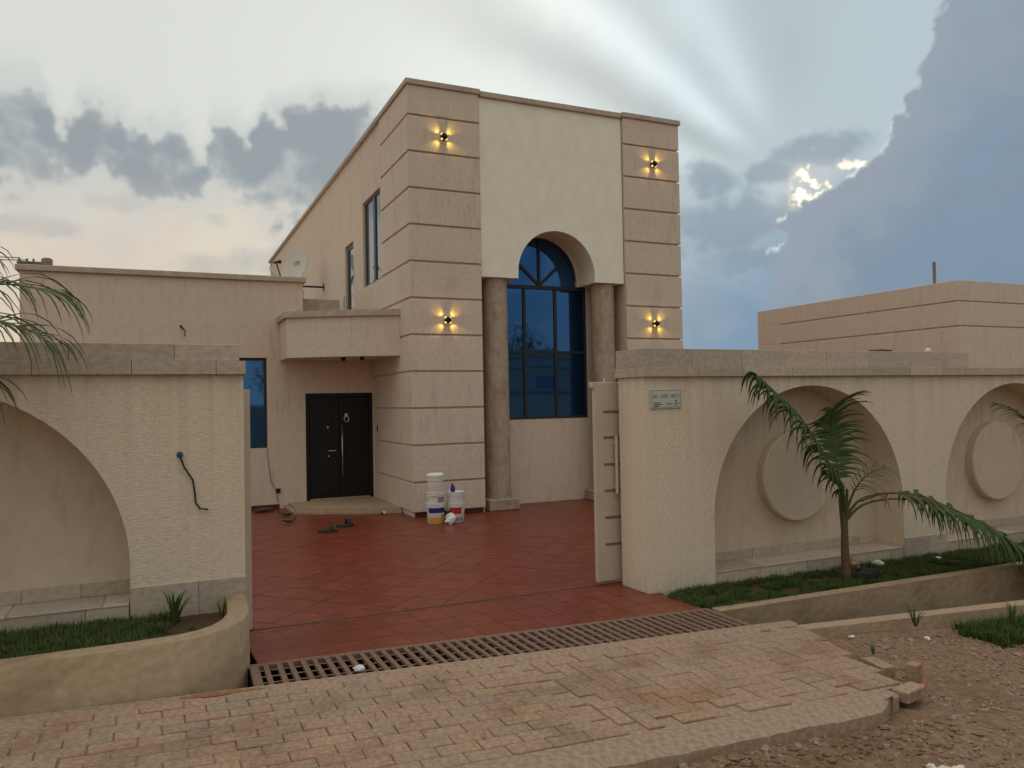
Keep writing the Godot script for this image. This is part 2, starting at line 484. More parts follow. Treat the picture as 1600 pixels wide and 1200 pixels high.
# profile: Vector2(radius, height) from the bottom up
func lathe(st: SurfaceTool, profile: Array, seg := 24, at := Transform3D(), from := 0.0, to := TAU, bands := false) -> void:
	for i in profile.size() - 1:
		var p: Vector2 = profile[i]
		var q: Vector2 = profile[i + 1]
		var n2 := Vector2((q - p).y, -(q - p).x)
		for k in seg:
			var a := lerpf(from, to, float(k) / seg)
			var b := lerpf(from, to, float(k + 1) / seg)
			var va := Vector3(cos(a), 0, sin(a))
			var vb := Vector3(cos(b), 0, sin(b))
			var out := at.basis * ((va + vb).normalized() * n2.x + Vector3.UP * n2.y)
			quad(st, at * (va * p.x + Vector3.UP * p.y), at * (vb * p.x + Vector3.UP * p.y), at * (vb * q.x + Vector3.UP * q.y), at * (va * q.x + Vector3.UP * q.y), out, 10 + i if bands else 2)


# flat polygon in x,z pulled up from y0 to y1
func prism(st: SurfaceTool, poly: PackedVector2Array, y0: float, y1: float, smooth_from := 9999) -> void:
	var idx := Geometry2D.triangulate_polygon(poly)
	for i in range(0, idx.size(), 3):
		var a := poly[idx[i]]
		var b := poly[idx[i + 1]]
		var c := poly[idx[i + 2]]
		tri(st, Vector3(a.x, y1, a.y), Vector3(b.x, y1, b.y), Vector3(c.x, y1, c.y), Vector3.UP)
		tri(st, Vector3(a.x, y0, a.y), Vector3(b.x, y0, b.y), Vector3(c.x, y0, c.y), Vector3.DOWN)
	var sgn := 1.0 if Geometry2D.is_polygon_clockwise(poly) else -1.0
	for i in poly.size():
		var a := poly[i]
		var b := poly[(i + 1) % poly.size()]
		var n := Vector3(b.y - a.y, 0, a.x - b.x) * -sgn
		quad(st, Vector3(a.x, y0, a.y), Vector3(b.x, y0, b.y), Vector3(b.x, y1, b.y), Vector3(a.x, y1, a.y), n, 3 if i >= smooth_from and i < poly.size() - 1 else -1)


# a wall face with rectangular holes: f maps (u, v, depth) to the scene, out is its outward side
func holed_wall(st: SurfaceTool, f: Callable, out: Vector3, u0: float, u1: float, v0: float, v1: float, holes: Array, reveal: float) -> void:
	var us := [u0, u1]
	var vs := [v0, v1]
	for h in holes:
		us.append_array([h[0], h[1]])
		vs.append_array([h[2], h[3]])
	us.sort()
	vs.sort()
	for i in us.size() - 1:
		for j in vs.size() - 1:
			if us[i + 1] - us[i] < 1e-5 or vs[j + 1] - vs[j] < 1e-5 or us[i] < u0 - 1e-5 or us[i + 1] > u1 + 1e-5:
				continue
			var u: float = (us[i] + us[i + 1]) / 2
			var v: float = (vs[j] + vs[j + 1]) / 2
			if holes.any(func(h): return u > h[0] and u < h[1] and v > h[2] and v < h[3]):
				continue
			quad(st, f.call(us[i], vs[j], 0.0), f.call(us[i + 1], vs[j], 0.0), f.call(us[i + 1], vs[j + 1], 0.0), f.call(us[i], vs[j + 1], 0.0), out)
	for h in holes:
		var du: Vector3 = f.call(1.0, 0.0, 0.0) - f.call(0.0, 0.0, 0.0)
		quad(st, f.call(h[0], h[2], 0.0), f.call(h[0], h[3], 0.0), f.call(h[0], h[3], reveal), f.call(h[0], h[2], reveal), du)
		quad(st, f.call(h[1], h[2], 0.0), f.call(h[1], h[3], 0.0), f.call(h[1], h[3], reveal), f.call(h[1], h[2], reveal), -du)
		quad(st, f.call(h[0], h[2], 0.0), f.call(h[1], h[2], 0.0), f.call(h[1], h[2], reveal), f.call(h[0], h[2], reveal), Vector3.UP)
		quad(st, f.call(h[0], h[3], 0.0), f.call(h[1], h[3], 0.0), f.call(h[1], h[3], reveal), f.call(h[0], h[3], reveal), Vector3.DOWN)


# a wall facing +z with openings given as outlines that run from left foot to right foot
func arched_wall(st: SurfaceTool, x0: float, x1: float, y0: float, y1: float, zf: float, zb: float, outlines: Array) -> void:
	var x := x0
	for o in outlines:
		if o[0].x > x:
			quad(st, Vector3(x, y0, zf), Vector3(o[0].x, y0, zf), Vector3(o[0].x, y1, zf), Vector3(x, y1, zf), Vector3.BACK)
			quad(st, Vector3(x, y0, zf), Vector3(o[0].x, y0, zf), Vector3(o[0].x, y0, zb), Vector3(x, y0, zb), Vector3.DOWN)
		for i in o.size() - 1:
			var p: Vector2 = o[i]
			var q: Vector2 = o[i + 1]
			if q.x - p.x > 1e-4:
				quad(st, Vector3(p.x, p.y, zf), Vector3(q.x, q.y, zf), Vector3(q.x, y1, zf), Vector3(p.x, y1, zf), Vector3.BACK)
			var n := Vector3(q.y - p.y, p.x - q.x, 0)
			var arc: bool = absf(q.x - p.x) > 1e-4 and absf(q.y - p.y) > 1e-5
			quad(st, Vector3(p.x, p.y, zf), Vector3(q.x, q.y, zf), Vector3(q.x, q.y, zb), Vector3(p.x, p.y, zb), n, 5 if arc else -1)
		x = o[o.size() - 1].x
	if x < x1:
		quad(st, Vector3(x, y0, zf), Vector3(x1, y0, zf), Vector3(x1, y1, zf), Vector3(x, y1, zf), Vector3.BACK)
		quad(st, Vector3(x, y0, zf), Vector3(x1, y0, zf), Vector3(x1, y0, zb), Vector3(x, y0, zb), Vector3.DOWN)


func arc_outline(cx: float, cy: float, r: float, foot: float, seg := 36, a0 := 180.0, a1 := 0.0) -> Array:
	var o := [Vector2(cx - r, foot)]
	for i in seg + 1:
		var a := deg_to_rad(lerpf(a0, a1, float(i) / seg))
		o.append(Vector2(cx + r * cos(a), cy + r * sin(a)))
	o.append(Vector2(cx + r, foot))
	return o


func numbered(called: String) -> String:
	if not taken.has(called):
		taken[called] = 0
		return called
	taken[called] += 1
	return "%s_%03d" % [called, taken[called]]


func part(called: String, what, m, parent: Node3D = null, where := Transform3D()) -> MeshInstance3D:
	var o := MeshInstance3D.new()
	if what is SurfaceTool:
		what.generate_normals()
		o.mesh = what.commit()
	else:
		o.mesh = what
	o.material_override = M[m] if m is String else m
	o.transform = where
	if parent == null:
		o.name = numbered(called)
		add_child(o)
	else:
		var n := 0
		var full := called
		while parent.has_node(NodePath(full)):
			n += 1
			full = "%s_%03d" % [called, n]
		o.name = full
		parent.add_child(o)
	return o


# like part(), for long runs of alike pieces: the caller counts
func piece(called: String, n: int, mesh: Mesh, m: Material, parent: Node3D, where := Transform3D()) -> MeshInstance3D:
	var o := MeshInstance3D.new()
	o.mesh = mesh
	o.material_override = m
	o.transform = where
	o.name = called if n == 0 else "%s_%03d" % [called, n]
	parent.add_child(o)
	return o


func tag(o: Node3D, label: String, category: String, group := "", kind := "") -> Node3D:
	if label:
		o.set_meta("label", label)
	if category:
		o.set_meta("category", category)
	if group:
		o.set_meta("group", group)
	if kind:
		o.set_meta("kind", kind)
	return o


func thing(called: String, label: String, category: String, at := Vector3.ZERO, turn := 0.0, group := "") -> Node3D:
	var o := Node3D.new()
	o.name = numbered(called)
	add_child(o)
	o.position = at
	o.rotation.y = turn
	tag(o, label, category, group)
	return o


func committed(st: SurfaceTool) -> Mesh:
	st.generate_normals()
	return st.commit()


func boxed(called: String, lo: Vector3, hi: Vector3, m, parent: Node3D = null, b := 0.004) -> MeshInstance3D:
	var st := begin()
	bevel_box(st, lo, hi, b)
	return part(called, st, m, parent)


func road_y(x: float) -> float:
	return 0.1525 - 0.0375 * x


# ---------------------------------------------------------------- ground, courtyard
func dirt_y(x: float, z: float) -> float:
	var y := minf(0.1525, 0.1525 - 0.0375 * clampf(x, -6, 9)) - 0.11
	y += 0.035 * na.get_noise_2d(x * 0.5, z * 0.5) + 0.03 * nb.get_noise_2d(x * 1.7, z * 1.7) + 0.022 * nc.get_noise_2d(x * 5.0, z * 5.0)
	# heap of loose earth near the end of the paving
	y += 0.055 * exp(-(pow((x - 3.55) / 0.3, 2) + pow((z + 3.12) / 0.14, 2)))
	y += 0.03 * (1.0 - smoothstep(0.0, 0.25, absf(z + 3.4))) * smoothstep(4.8, 4.2, x)
	return y


func build_ground() -> void:
	var st := begin()
	quad(st, Vector3(-600, -0.62, -600), Vector3(600, -0.62, -600), Vector3(600, -0.62, 600), Vector3(-600, -0.62, 600), Vector3.UP)
	tag(part("ground", st, "dirt"), "flat brown earth all around the plot", "", "", "structure")
	st = begin()
	var xs := []
	var zs := []
	var x := -12.0
	while x < 16.0:
		xs.append(x)
		x += 0.035 if x > 0.8 and x < 7.5 else 0.2
	var z := -5.12
	while z < 9.0:
		zs.append(z)
		z += 0.035 if z < -2.2 else 0.25
	for i in xs.size() - 1:
		for j in zs.size() - 1:
			if xs[i + 1] < 4.5 and zs[j + 1] < -3.9:
				continue
			var p := func(a: int, b: int) -> Vector3: return Vector3(xs[a], dirt_y(xs[a], zs[b]), zs[b])
			quad(st, p.call(i, j), p.call(i + 1, j), p.call(i + 1, j + 1), p.call(i, j + 1), Vector3.UP, 1)
	tag(part("dirt_road", st, "dirt"), "uneven brown earth road with gravel beside the paving", "", "", "structure")
	# courtyard: a bed of grout with a tile on it for each square
	var yard := thing("courtyard_floor", "courtyard floor of dusty red tiles laid on the diagonal inside the gate", "", Vector3.ZERO)
	yard.set_meta("kind", "structure")
	st = begin()
	prism(st, PackedVector2Array([Vector2(-3, -7.02), Vector2(13, -7.02), Vector2(13, -15.3), Vector2(-3, -15.3)]), -0.4, -0.0028)
	part("grout", st, "grout", yard)
	var area := PackedVector2Array([Vector2(0.2, -7.05), Vector2(9.5, -7.05), Vector2(9.5, -12.74), Vector2(8.2, -12.76), Vector2(8.2, -13.44), Vector2(5.24, -13.44), Vector2(5.24, -12.76), Vector2(3.92, -12.76), Vector2(3.92, -15.26), Vector2(0.2, -15.26)])
	var s := 0.40
	var found := []
	var e1 := Vector2(1, 1).normalized() * s
	var e2 := Vector2(1, -1).normalized() * s
	for i in range(-60, 60):
		for j in range(-60, 60):
			var c := Vector2(4.0, -9.0) + e1 * i + e2 * j
			if c.x < -0.4 or c.x > 10.0 or c.y < -15.7 or c.y > -6.6:
				continue
			var k := 0.4905
			var sq := PackedVector2Array([c - (e1 + e2) * k, c + (e1 - e2) * k, c + (e1 + e2) * k, c - (e1 - e2) * k])
			for poly in Geometry2D.intersect_polygons(sq, area):
				if poly.size() >= 3:
					found.append([c.distance_to(Vector2(2.4, -6.0)) + (4.0 if c.x > 7.2 or c.x < 0.5 else 0.0), poly])
	found.sort_custom(func(a, b): return a[0] < b[0])
	var rest := begin()
	for n in found.size():
		var top := rng.randf_range(-0.0012, 0.0012)
		if n < 290:
			st = begin()
			prism(st, found[n][1], -0.02, top)
			piece("tile", n, committed(st), M["tile_%d" % rng.randi_range(0, 4)], yard)
		else:
			prism(rest, found[n][1], -0.02, top)
	part("tile_field", rest, "tile_1", yard).set_meta("kind", "stuff")
	# sloping drive tiles between the gate line and the drain
	var drive := thing("driveway_floor", "sloping strip of red tiles between the gate track and the drain", "")
	drive.set_meta("kind", "structure")
	var dy := func(px: float, pz: float) -> float: return lerpf(0.0, lerpf(0.128, 0.018, clampf((px - 0.6) / 3.9, -0.2, 1.3)), (pz + 7.05) / 1.24)
	st = begin()
	for i in 10:
		for j in 4:
			var p := func(a: int, b: int) -> Vector3:
				var px := 0.62 + 3.9 * a / 10.0
				var pz := -7.06 + 1.25 * b / 4.0
				return Vector3(px, dy.call(px, pz) - 0.003, pz)
			quad(st, p.call(i, j), p.call(i + 1, j), p.call(i + 1, j + 1), p.call(i, j + 1), Vector3.UP, 1)
	part("grout", st, "grout", drive)
	var n := 0
	for i in 14:
		for j in 3:
			var xa := 0.63 + 0.29 * i
			var xb := minf(xa + 0.283, 4.50)
			var za := -7.045 + 0.413 * j
			var zb := za + 0.406
			st = begin()
			var c := [Vector2(xa, za), Vector2(xb, za), Vector2(xb, zb), Vector2(xa, zb)]
			var up := []
			var dn := []
			for v in c:
				var y: float = dy.call(v.x, v.y)
				up.append(Vector3(v.x, y, v.y))
				dn.append(Vector3(v.x, y - 0.02, v.y))
			quad(st, up[0], up[1], up[2], up[3], Vector3.UP)
			for k in 4:
				var k2 := (k + 1) % 4
				quad(st, dn[k], dn[k2], up[k2], up[k], up[k] + up[k2] - up[(k + 2) % 4] - up[(k + 3) % 4])
			piece("tile", n, committed(st), M["tile_%d" % rng.randi_range(0, 4)], drive)
			n += 1


# ---------------------------------------------------------------- the house
const XL := 3.90
const XR := 9.53
const ZF := -12.75


func build_house() -> void:
	var house := thing("house", "two-storey beige house with banded corners, blue arched window and black front door", "house")
	var st := begin()
	# tall block: sides, back and roof
	var left_face := func(u: float, v: float, d: float) -> Vector3: return Vector3(XL + 0.03 + d, v, -u)
	holed_wall(st, left_face, Vector3.LEFT, 12.80, 31.0, 0.0, 7.40, [[14.68, 16.15, 4.37, 6.15], [17.05, 17.88, 3.42, 5.55]], 0.09)
	quad(st, Vector3(XR - 0.03, 0, -12.8), Vector3(XR - 0.03, 0, -31), Vector3(XR - 0.03, 7.4, -31), Vector3(XR - 0.03, 7.4, -12.8), Vector3.RIGHT)
	quad(st, Vector3(XL + 0.03, 0, -31), Vector3(XR - 0.03, 0, -31), Vector3(XR - 0.03, 7.4, -31), Vector3(XL + 0.03, 7.4, -31), Vector3.FORWARD)
	quad(st, Vector3(XL + 0.03, 7.4, -31), Vector3(XR - 0.03, 7.4, -31), Vector3(XR - 0.03, 7.4, -12.8), Vector3(XL + 0.03, 7.4, -12.8), Vector3.UP)
	for s in [[XL + 0.03, 5.22], [8.22, XR - 0.03]]:
		quad(st, Vector3(s[0], 0, -12.795), Vector3(s[1], 0, -12.795), Vector3(s[1], 7.4, -12.795), Vector3(s[0], 7.4, -12.795), Vector3.BACK)
	quad(st, Vector3(5.22, 0, -12.795), Vector3(5.22, 0, -13.5), Vector3(5.22, 7.4, -13.5), Vector3(5.22, 7.4, -12.795), Vector3.RIGHT)
	quad(st, Vector3(8.22, 0, -12.795), Vector3(8.22, 0, -13.5), Vector3(8.22, 7.4, -13.5), Vector3(8.22, 7.4, -12.795), Vector3.LEFT)
	part("wall", st, "render", house)
	# front recess behind the columns
	st = begin()
	var cx := 6.72
	var o := [Vector2(5.755, 1.59), Vector2(5.755, 4.17), Vector2(cx - 0.8, 4.17)]
	o.append_array(arc_outline(cx, 4.29, 0.8, 4.17).slice(1, -1))
	o.append_array([Vector2(cx + 0.8, 4.17), Vector2(7.735, 4.17), Vector2(7.735, 1.59)])
	arched_wall(st, 5.23, 8.21, 1.59, 5.4, -13.45, -13.54, [o])
	quad(st, Vector3(5.23, 0, -13.45), Vector3(8.21, 0, -13.45), Vector3(8.21, 1.59, -13.45), Vector3(5.23, 1.59, -13.45), Vector3.BACK)
	quad(st, Vector3(5.755, 1.59, -13.45), Vector3(7.735, 1.59, -13.45), Vector3(7.735, 1.59, -13.54), Vector3(5.755, 1.59, -13.54), Vector3.UP)
	part("recess_wall", st, "render", house)
	# cream panel with the arch
	st = begin()
	arched_wall(st, 5.235, 8.205, 4.17, 7.38, -12.80, -13.46, [arc_outline(cx + 0.04, 4.29, 0.8, 4.17)])
	part("arch_panel", st, "cream", house)
	# banded corner blocks
	var ys := [0.09]
	for k in 11:
		ys.append(0.57 + 0.63 * k)
	ys.append(7.40)
	var bands := []
	for k in ys.size() - 1:
		bands.append([ys[k] + (0.0 if k == 0 else 0.036), ys[k + 1]])
	var n := 0
	for b in bands:
		var back := -14.62 if b[1] > 3.9 else -15.27
		st = begin()
		bevel_box(st, Vector3(XL, b[0], back), Vector3(5.215, b[1], ZF), 0.006)
		piece("wall_block", n, committed(st), M.render_block, house)
		n += 1
		st = begin()
		bevel_box(st, Vector3(8.225, b[0], -14.62), Vector3(XR, b[1], ZF), 0.006)
		piece("wall_block", n, committed(st), M.render_block, house)
		n += 1
	boxed("skirting", Vector3(XL + 0.04, 0.0, -13.4), Vector3(5.19, 0.10, ZF - 0.03), "red_skirting", house, 0.002)
	boxed("skirting", Vector3(8.25, 0.0, -13.4), Vector3(XR - 0.03, 0.10, ZF - 0.03), "red_skirting", house, 0.002)
	boxed("skirting", Vector3(-2.0, 0.0, -15.4), Vector3(2.05, 0.085, -15.262), "red_skirting", house, 0.002)
	# coping
	boxed("coping", Vector3(XL - 0.035, 7.403, -12.95), Vector3(5.24, 7.50, ZF + 0.035), "coping", house, 0.01)
	boxed("coping", Vector3(8.20, 7.403, -12.95), Vector3(XR + 0.035, 7.50, ZF + 0.035), "coping", house, 0.01)
	boxed("coping", Vector3(5.243, 7.383, -13.0), Vector3(8.197, 7.485, ZF - 0.0), "coping", house, 0.01)
	boxed("coping", Vector3(XL - 0.035, 7.403, -31.05), Vector3(XL + 0.2, 7.50, -12.953), "coping", house, 0.01)
	boxed("coping", Vector3(XR - 0.2, 7.403, -31.05), Vector3(XR + 0.035, 7.50, -12.953), "coping", house, 0.01)
	# columns on plinths
	for c in [5.60, 7.87]:
		st = begin()
		lathe(st, [Vector2(0.228, 0.2), Vector2(0.225, 2.2), Vector2(0.222, 4.168)], 40, Transform3D(Basis(), Vector3(c, 0, -13.06)))
		var col := part("column", st, "concrete", house)
		for y in [0.22, 1.6, 2.58, 3.55]:
			st = begin()
			lathe(st, [Vector2(0.2255, y), Vector2(0.2285, y + 0.003), Vector2(0.2285, y + 0.006), Vector2(0.2255, y + 0.009)], 40, Transform3D(Basis(), Vector3(c, 0, -13.06)))
			part("joint", st, "coping", col)
		boxed("column_plinth", Vector3(c - 0.29, 0.0, -13.4), Vector3(c + 0.29, 0.2, -12.76), "concrete", house, 0.015)
	build_big_window(house, cx)
	# side window
	var win := Node3D.new()
	win.name = "window"
	house.add_child(win)
	framed(win, func(u: float, v: float, d: float) -> Vector3: return Vector3(XL + 0.075 + d, v, -u), 14.68, 16.15, 4.37, 6.15, [15.37], [], 0.05, "frame_grey", "glass_grey", 0.13)
	var gd := Node3D.new()
	gd.name = "terrace_door"
	house.add_child(gd)
	framed(gd, func(u: float, v: float, d: float) -> Vector3: return Vector3(XL + 0.075 + d, v, -u), 17.05, 17.88, 3.42, 5.55, [], [3.62], 0.10, "frame_grey", "glass_grey", 0.05)
	st = begin()
	tube(st, [Vector3(XL + 0.05, 4.15, -17.80), Vector3(XL - 0.03, 4.15, -17.80), Vector3(XL - 0.03, 4.45, -17.80), Vector3(XL + 0.05, 4.45, -17.80)], [0.014], 6)
	part("handle", st, "steel", gd)
	# low wing
	st = begin()
	var front := func(u: float, v: float, d: float) -> Vector3: return Vector3(u, v, -15.28 - d)
	holed_wall(st, front, Vector3.BACK, -2.12, 3.93, 0.0, 3.40, [[0.95, 1.85, 1.15, 2.845], [2.555, 3.865, 0.10, 2.165]], 0.10)
	quad(st, Vector3(-2.12, 3.40, -15.28), Vector3(2.53, 3.40, -15.28), Vector3(2.53, 4.29, -15.28), Vector3(-2.12, 4.29, -15.28), Vector3.BACK)
	quad(st, Vector3(-2.12, 0, -15.28), Vector3(-2.12, 0, -29), Vector3(-2.12, 4.29, -29), Vector3(-2.12, 4.29, -15.28), Vector3.LEFT)
	quad(st, Vector3(2.53, 3.4, -15.28), Vector3(2.53, 3.4, -29), Vector3(2.53, 4.29, -29), Vector3(2.53, 4.29, -15.28), Vector3.RIGHT)
	quad(st, Vector3(-2.12, 0, -29), Vector3(3.93, 0, -29), Vector3(2.53, 4.29, -29), Vector3(-2.12, 4.29, -29), Vector3.FORWARD)
	quad(st, Vector3(-2.12, 4.28, -29), Vector3(2.53, 4.28, -29), Vector3(2.53, 4.28, -15.29), Vector3(-2.12, 4.28, -15.29), Vector3.UP)
	quad(st, Vector3(2.53, 3.40, -29), Vector3(3.93, 3.40, -29), Vector3(3.93, 3.40, -15.28), Vector3(2.53, 3.40, -15.28), Vector3.UP)
	part("wing_wall", st, "render", house)
	boxed("coping", Vector3(-2.18, 4.293, -15.5), Vector3(2.59, 4.395, -15.22), "coping", house, 0.01)
	boxed("coping", Vector3(2.36, 4.293, -29), Vector3(2.59, 4.395, -15.503), "coping", house, 0.01)
	boxed("coping", Vector3(-2.18, 4.293, -29), Vector3(-1.95, 4.395, -15.503), "coping", house, 0.01)
	boxed("terrace_parapet", Vector3(2.56, 3.41, -16.05), Vector3(3.36, 4.07, -15.85), "coping", house, 0.01)
	win = Node3D.new()
	win.name = "wing_window"
	house.add_child(win)
	framed(win, func(u: float, v: float, d: float) -> Vector3: return Vector3(u, v, -15.33 - d), 0.95, 1.85, 1.15, 2.845, [1.38], [], 0.05, "frame_dark", "glass_blue", 0.05)
	build_front_door(house)
	# canopy over the door, with the step of the same outline below
	var plan := func(grow: float) -> PackedVector2Array:
		return PackedVector2Array([Vector2(3.905, -15.275), Vector2(2.09 - grow, -15.275), Vector2(2.09 - grow, -14.33 + grow * 0.5), Vector2(2.6, -14.0 + grow), Vector2(3.2, -13.68 + grow), Vector2(3.905, -13.40 + grow)])
	st = begin()
	prism(st, plan.call(0.0), 2.79, 3.50, 2)
	part("canopy", st, "render_block", house)
	st = begin()
	prism(st, plan.call(0.05), 3.503, 3.615, 2)
	part("canopy_coping", st, "coping", house)
	for p in [[3.02, -14.0], [3.3, -13.75]]:
		st = begin()
		lathe(st, [Vector2(0.0, 2.72), Vector2(0.035, 2.725), Vector2(0.045, 2.788)], 14, Transform3D(Basis(), Vector3(p[0], 0, p[1])))
		part("ceiling_lamp", st, "black", house)
	st = begin()
	prism(st, plan.call(-0.05), 0.0, 0.055, 2)
	part("step", st, "kerb", house)
	st = begin()
	prism(st, plan.call(-0.12), 0.056, 0.098, 2)
	part("step_tread", st, "kerb", house)
	# sensor beside the door, small stub on the wall above
	boxed("bell_push", Vector3(XL - 0.012, 1.40, -15.08), Vector3(XL + 0.004, 1.52, -15.03), "black", house, 0.003)
	st = begin()
	tube(st, [Vector3(0.36, 3.42, -15.285), Vector3(0.40, 3.36, -15.24), Vector3(0.44, 3.33, -15.25), Vector3(0.42, 3.22, -15.26)], [0.02, 0.012, 0.008, 0.006], 6)
	part("cable_stub", st, "cable", house)
	st = begin()
	tube(st, [Vector3(1.84, 1.15, -15.272), Vector3(1.86, 0.85, -15.265), Vector3(1.9, 0.55, -15.262), Vector3(1.98, 0.36, -15.262), Vector3(2.03, 0.12, -15.25)], [0.008], 6)
	part("cable", st, "print_grey", house)
	boxed("cable_box", Vector3(1.99, 0.30, -15.285), Vector3(2.07, 0.38, -15.24), "black", house, 0.004)
	# lamps on the corners
	var spots := [[4.535, 6.55, "upper black four-beam wall lamp on the house corner above the black front door"], [8.885, 6.545, "upper black four-beam wall lamp on the far corner beside the open sky"], [4.55, 3.365, "lower black four-beam wall lamp above the stacked paint buckets"], [8.86, 3.405, "lower black four-beam wall lamp just above the boundary wall coping"]]
	for s in spots:
		wall_lamp(Vector3(s[0], s[1], ZF + 0.002), s[2])
	satellite_dish()


# frame of bars with panes between, on a plane given by f
func framed(parent: Node3D, f: Callable, u0: float, u1: float, v0: float, v1: float, ucuts: Array, vcuts: Array, bar: float, fm: String, gm: String, mull := -1.0) -> void:
	if mull < 0.0:
		mull = bar
	var us := [u0]
	us.append_array(ucuts)
	us.append(u1)
	var vs := [v0]
	vs.append_array(vcuts)
	vs.append(v1)
	var addb := func(called: String, a: float, b: float, c: float, d: float, near: float, deep: float, m: String) -> void:
		var p: Vector3 = f.call(a, c, near)
		var q: Vector3 = f.call(b, d, deep)
		boxed(called, Vector3(minf(p.x, q.x), minf(p.y, q.y), minf(p.z, q.z)), Vector3(maxf(p.x, q.x), maxf(p.y, q.y), maxf(p.z, q.z)), m, parent, 0.004)
	addb.call("frame", u0, u0 + bar, v0, v1, 0.0, 0.05, fm)
	addb.call("frame", u1 - bar, u1, v0, v1, 0.0, 0.05, fm)
	addb.call("frame", u0 + bar, u1 - bar, v0, v0 + bar, 0.0, 0.05, fm)
	addb.call("frame", u0 + bar, u1 - bar, v1 - bar, v1, 0.0, 0.05, fm)
	for u in ucuts:
		addb.call("mullion", u - mull / 2, u + mull / 2, v0 + bar, v1 - bar, -0.004, 0.046, fm)
	for v in vcuts:
		addb.call("transom", u0 + bar, u1 - bar, v - bar / 2, v + bar / 2, 0.003, 0.049, fm)
	for i in us.size() - 1:
		for j in vs.size() - 1:
			addb.call("pane", us[i] + 0.02, us[i + 1] - 0.02, vs[j] + 0.02, vs[j + 1] - 0.02, 0.022, 0.030, gm)


func build_big_window(house: Node3D, cx: float) -> void:
	var w := Node3D.new()
	w.name = "arched_window"
	house.add_child(w)
	var z := -13.50
	var bar := func(called: String, a: Vector2, b: Vector2, wide: float, proud: float) -> void:
		var st := begin()
		var d := (b - a).normalized()
		var t := Transform3D(Basis(Vector3(d.x, d.y, 0), Vector3(-d.y, d.x, 0), Vector3.BACK), Vector3(a.x, a.y, z))
		bevel_box(st, Vector3(0, -wide / 2, -0.03), Vector3(a.distance_to(b), wide / 2, proud), 0.005, t)
		part(called, st, "frame_dark", w)
	var x0 := 5.757
	var x1 := 7.733
	bar.call("frame", Vector2(x0, 1.615), Vector2(x1, 1.615), 0.05, 0.02)
	bar.call("frame", Vector2(x0 + 0.02, 1.64), Vector2(x0 + 0.02, 4.165), 0.04, 0.021)
	bar.call("frame", Vector2(x1 - 0.02, 1.64), Vector2(x1 - 0.02, 4.165), 0.04, 0.021)
	bar.call("transom", Vector2(x0, 4.13), Vector2(x1, 4.13), 0.075, 0.026)
	bar.call("transom", Vector2(x0 + 0.04, 2.875), Vector2(x1 - 0.04, 2.875), 0.055, 0.018)
	var ms := [cx - 0.335, cx + 0.335]
	for m in ms:
		bar.call("mullion", Vector2(m, 1.64), Vector2(m, 4.093), 0.06, 0.023)
	var c := Vector2(cx, 4.17)
	bar.call("mullion", c, Vector2(cx, 5.08), 0.055, 0.024)
	for a in [42.0, 138.0]:
		bar.call("mullion", c, c + Vector2(cos(deg_to_rad(a)), sin(deg_to_rad(a))) * 0.82, 0.055, 0.022)
	# curved head of the frame
	var st := begin()
	var seg := 40
	for i in seg:
		var a := PI * i / seg
		var b := PI * (i + 1) / seg
		var p := func(ang: float, r: float, zz: float) -> Vector3: return Vector3(cx + r * cos(ang), 4.29 + r * sin(ang), zz)
		quad(st, p.call(a, 0.755, z + 0.02), p.call(b, 0.755, z + 0.02), p.call(b, 0.805, z + 0.02), p.call(a, 0.805, z + 0.02), Vector3.BACK)
		quad(st, p.call(a, 0.755, z + 0.02), p.call(b, 0.755, z + 0.02), p.call(b, 0.755, z - 0.03), p.call(a, 0.755, z - 0.03), Vector3(-cos(a), -sin(a), 0), 4)
	part("frame_head", st, "frame_dark", w)
	# panes, each a hair out of true as real panes are
	var panes := []
	var xs := [x0 + 0.02, ms[0], ms[1], x1 - 0.02]
	for i in 3:
		for r in [[1.60, 2.875], [2.875, 4.13]]:
			panes.append(PackedVector2Array([Vector2(xs[i] + 0.01, r[0]), Vector2(xs[i + 1] - 0.01, r[0]), Vector2(xs[i + 1] - 0.01, r[1]), Vector2(xs[i] + 0.01, r[1])]))
	for s in [[0.0, 42.0], [42.0, 90.0], [90.0, 138.0], [138.0, 180.0]]:
		var poly := PackedVector2Array([c + Vector2(0, 0.0)])
		for i in 13:
			var a := deg_to_rad(lerpf(s[0] + 0.4, s[1] - 0.4, i / 12.0))
			var v := Vector2(cx + 0.79 * cos(a), 4.29 + 0.79 * sin(a))
			poly.append(v if a > 0.02 and a < PI - 0.02 else Vector2(v.x, 4.14))
		panes.append(poly)
	for poly in panes:
		st = begin()
		prism(st, poly, 0.0, 0.006)
		var t := Transform3D(Basis(Vector3.RIGHT, Vector3.FORWARD, Vector3.UP), Vector3(0, 0, z - 0.01))
		t = Transform3D(Basis(Vector3.RIGHT, Vector3(0, 0, 1), Vector3(0, 1, 0)), Vector3(0, 0, z - 0.012))
		var q := Vector3(poly[0].x, poly[0].y, z)
		var tilt := Transform3D(Basis(), q) * Transform3D(Basis(Vector3.UP, rng.randf_range(-0.0022, 0.0022)) * Basis(Vector3.RIGHT, rng.randf_range(-0.002, 0.002)), Vector3.ZERO) * Transform3D(Basis(), -q)
		var mi := part("pane", st, "glass_blue", w)
		mi.transform = tilt * t


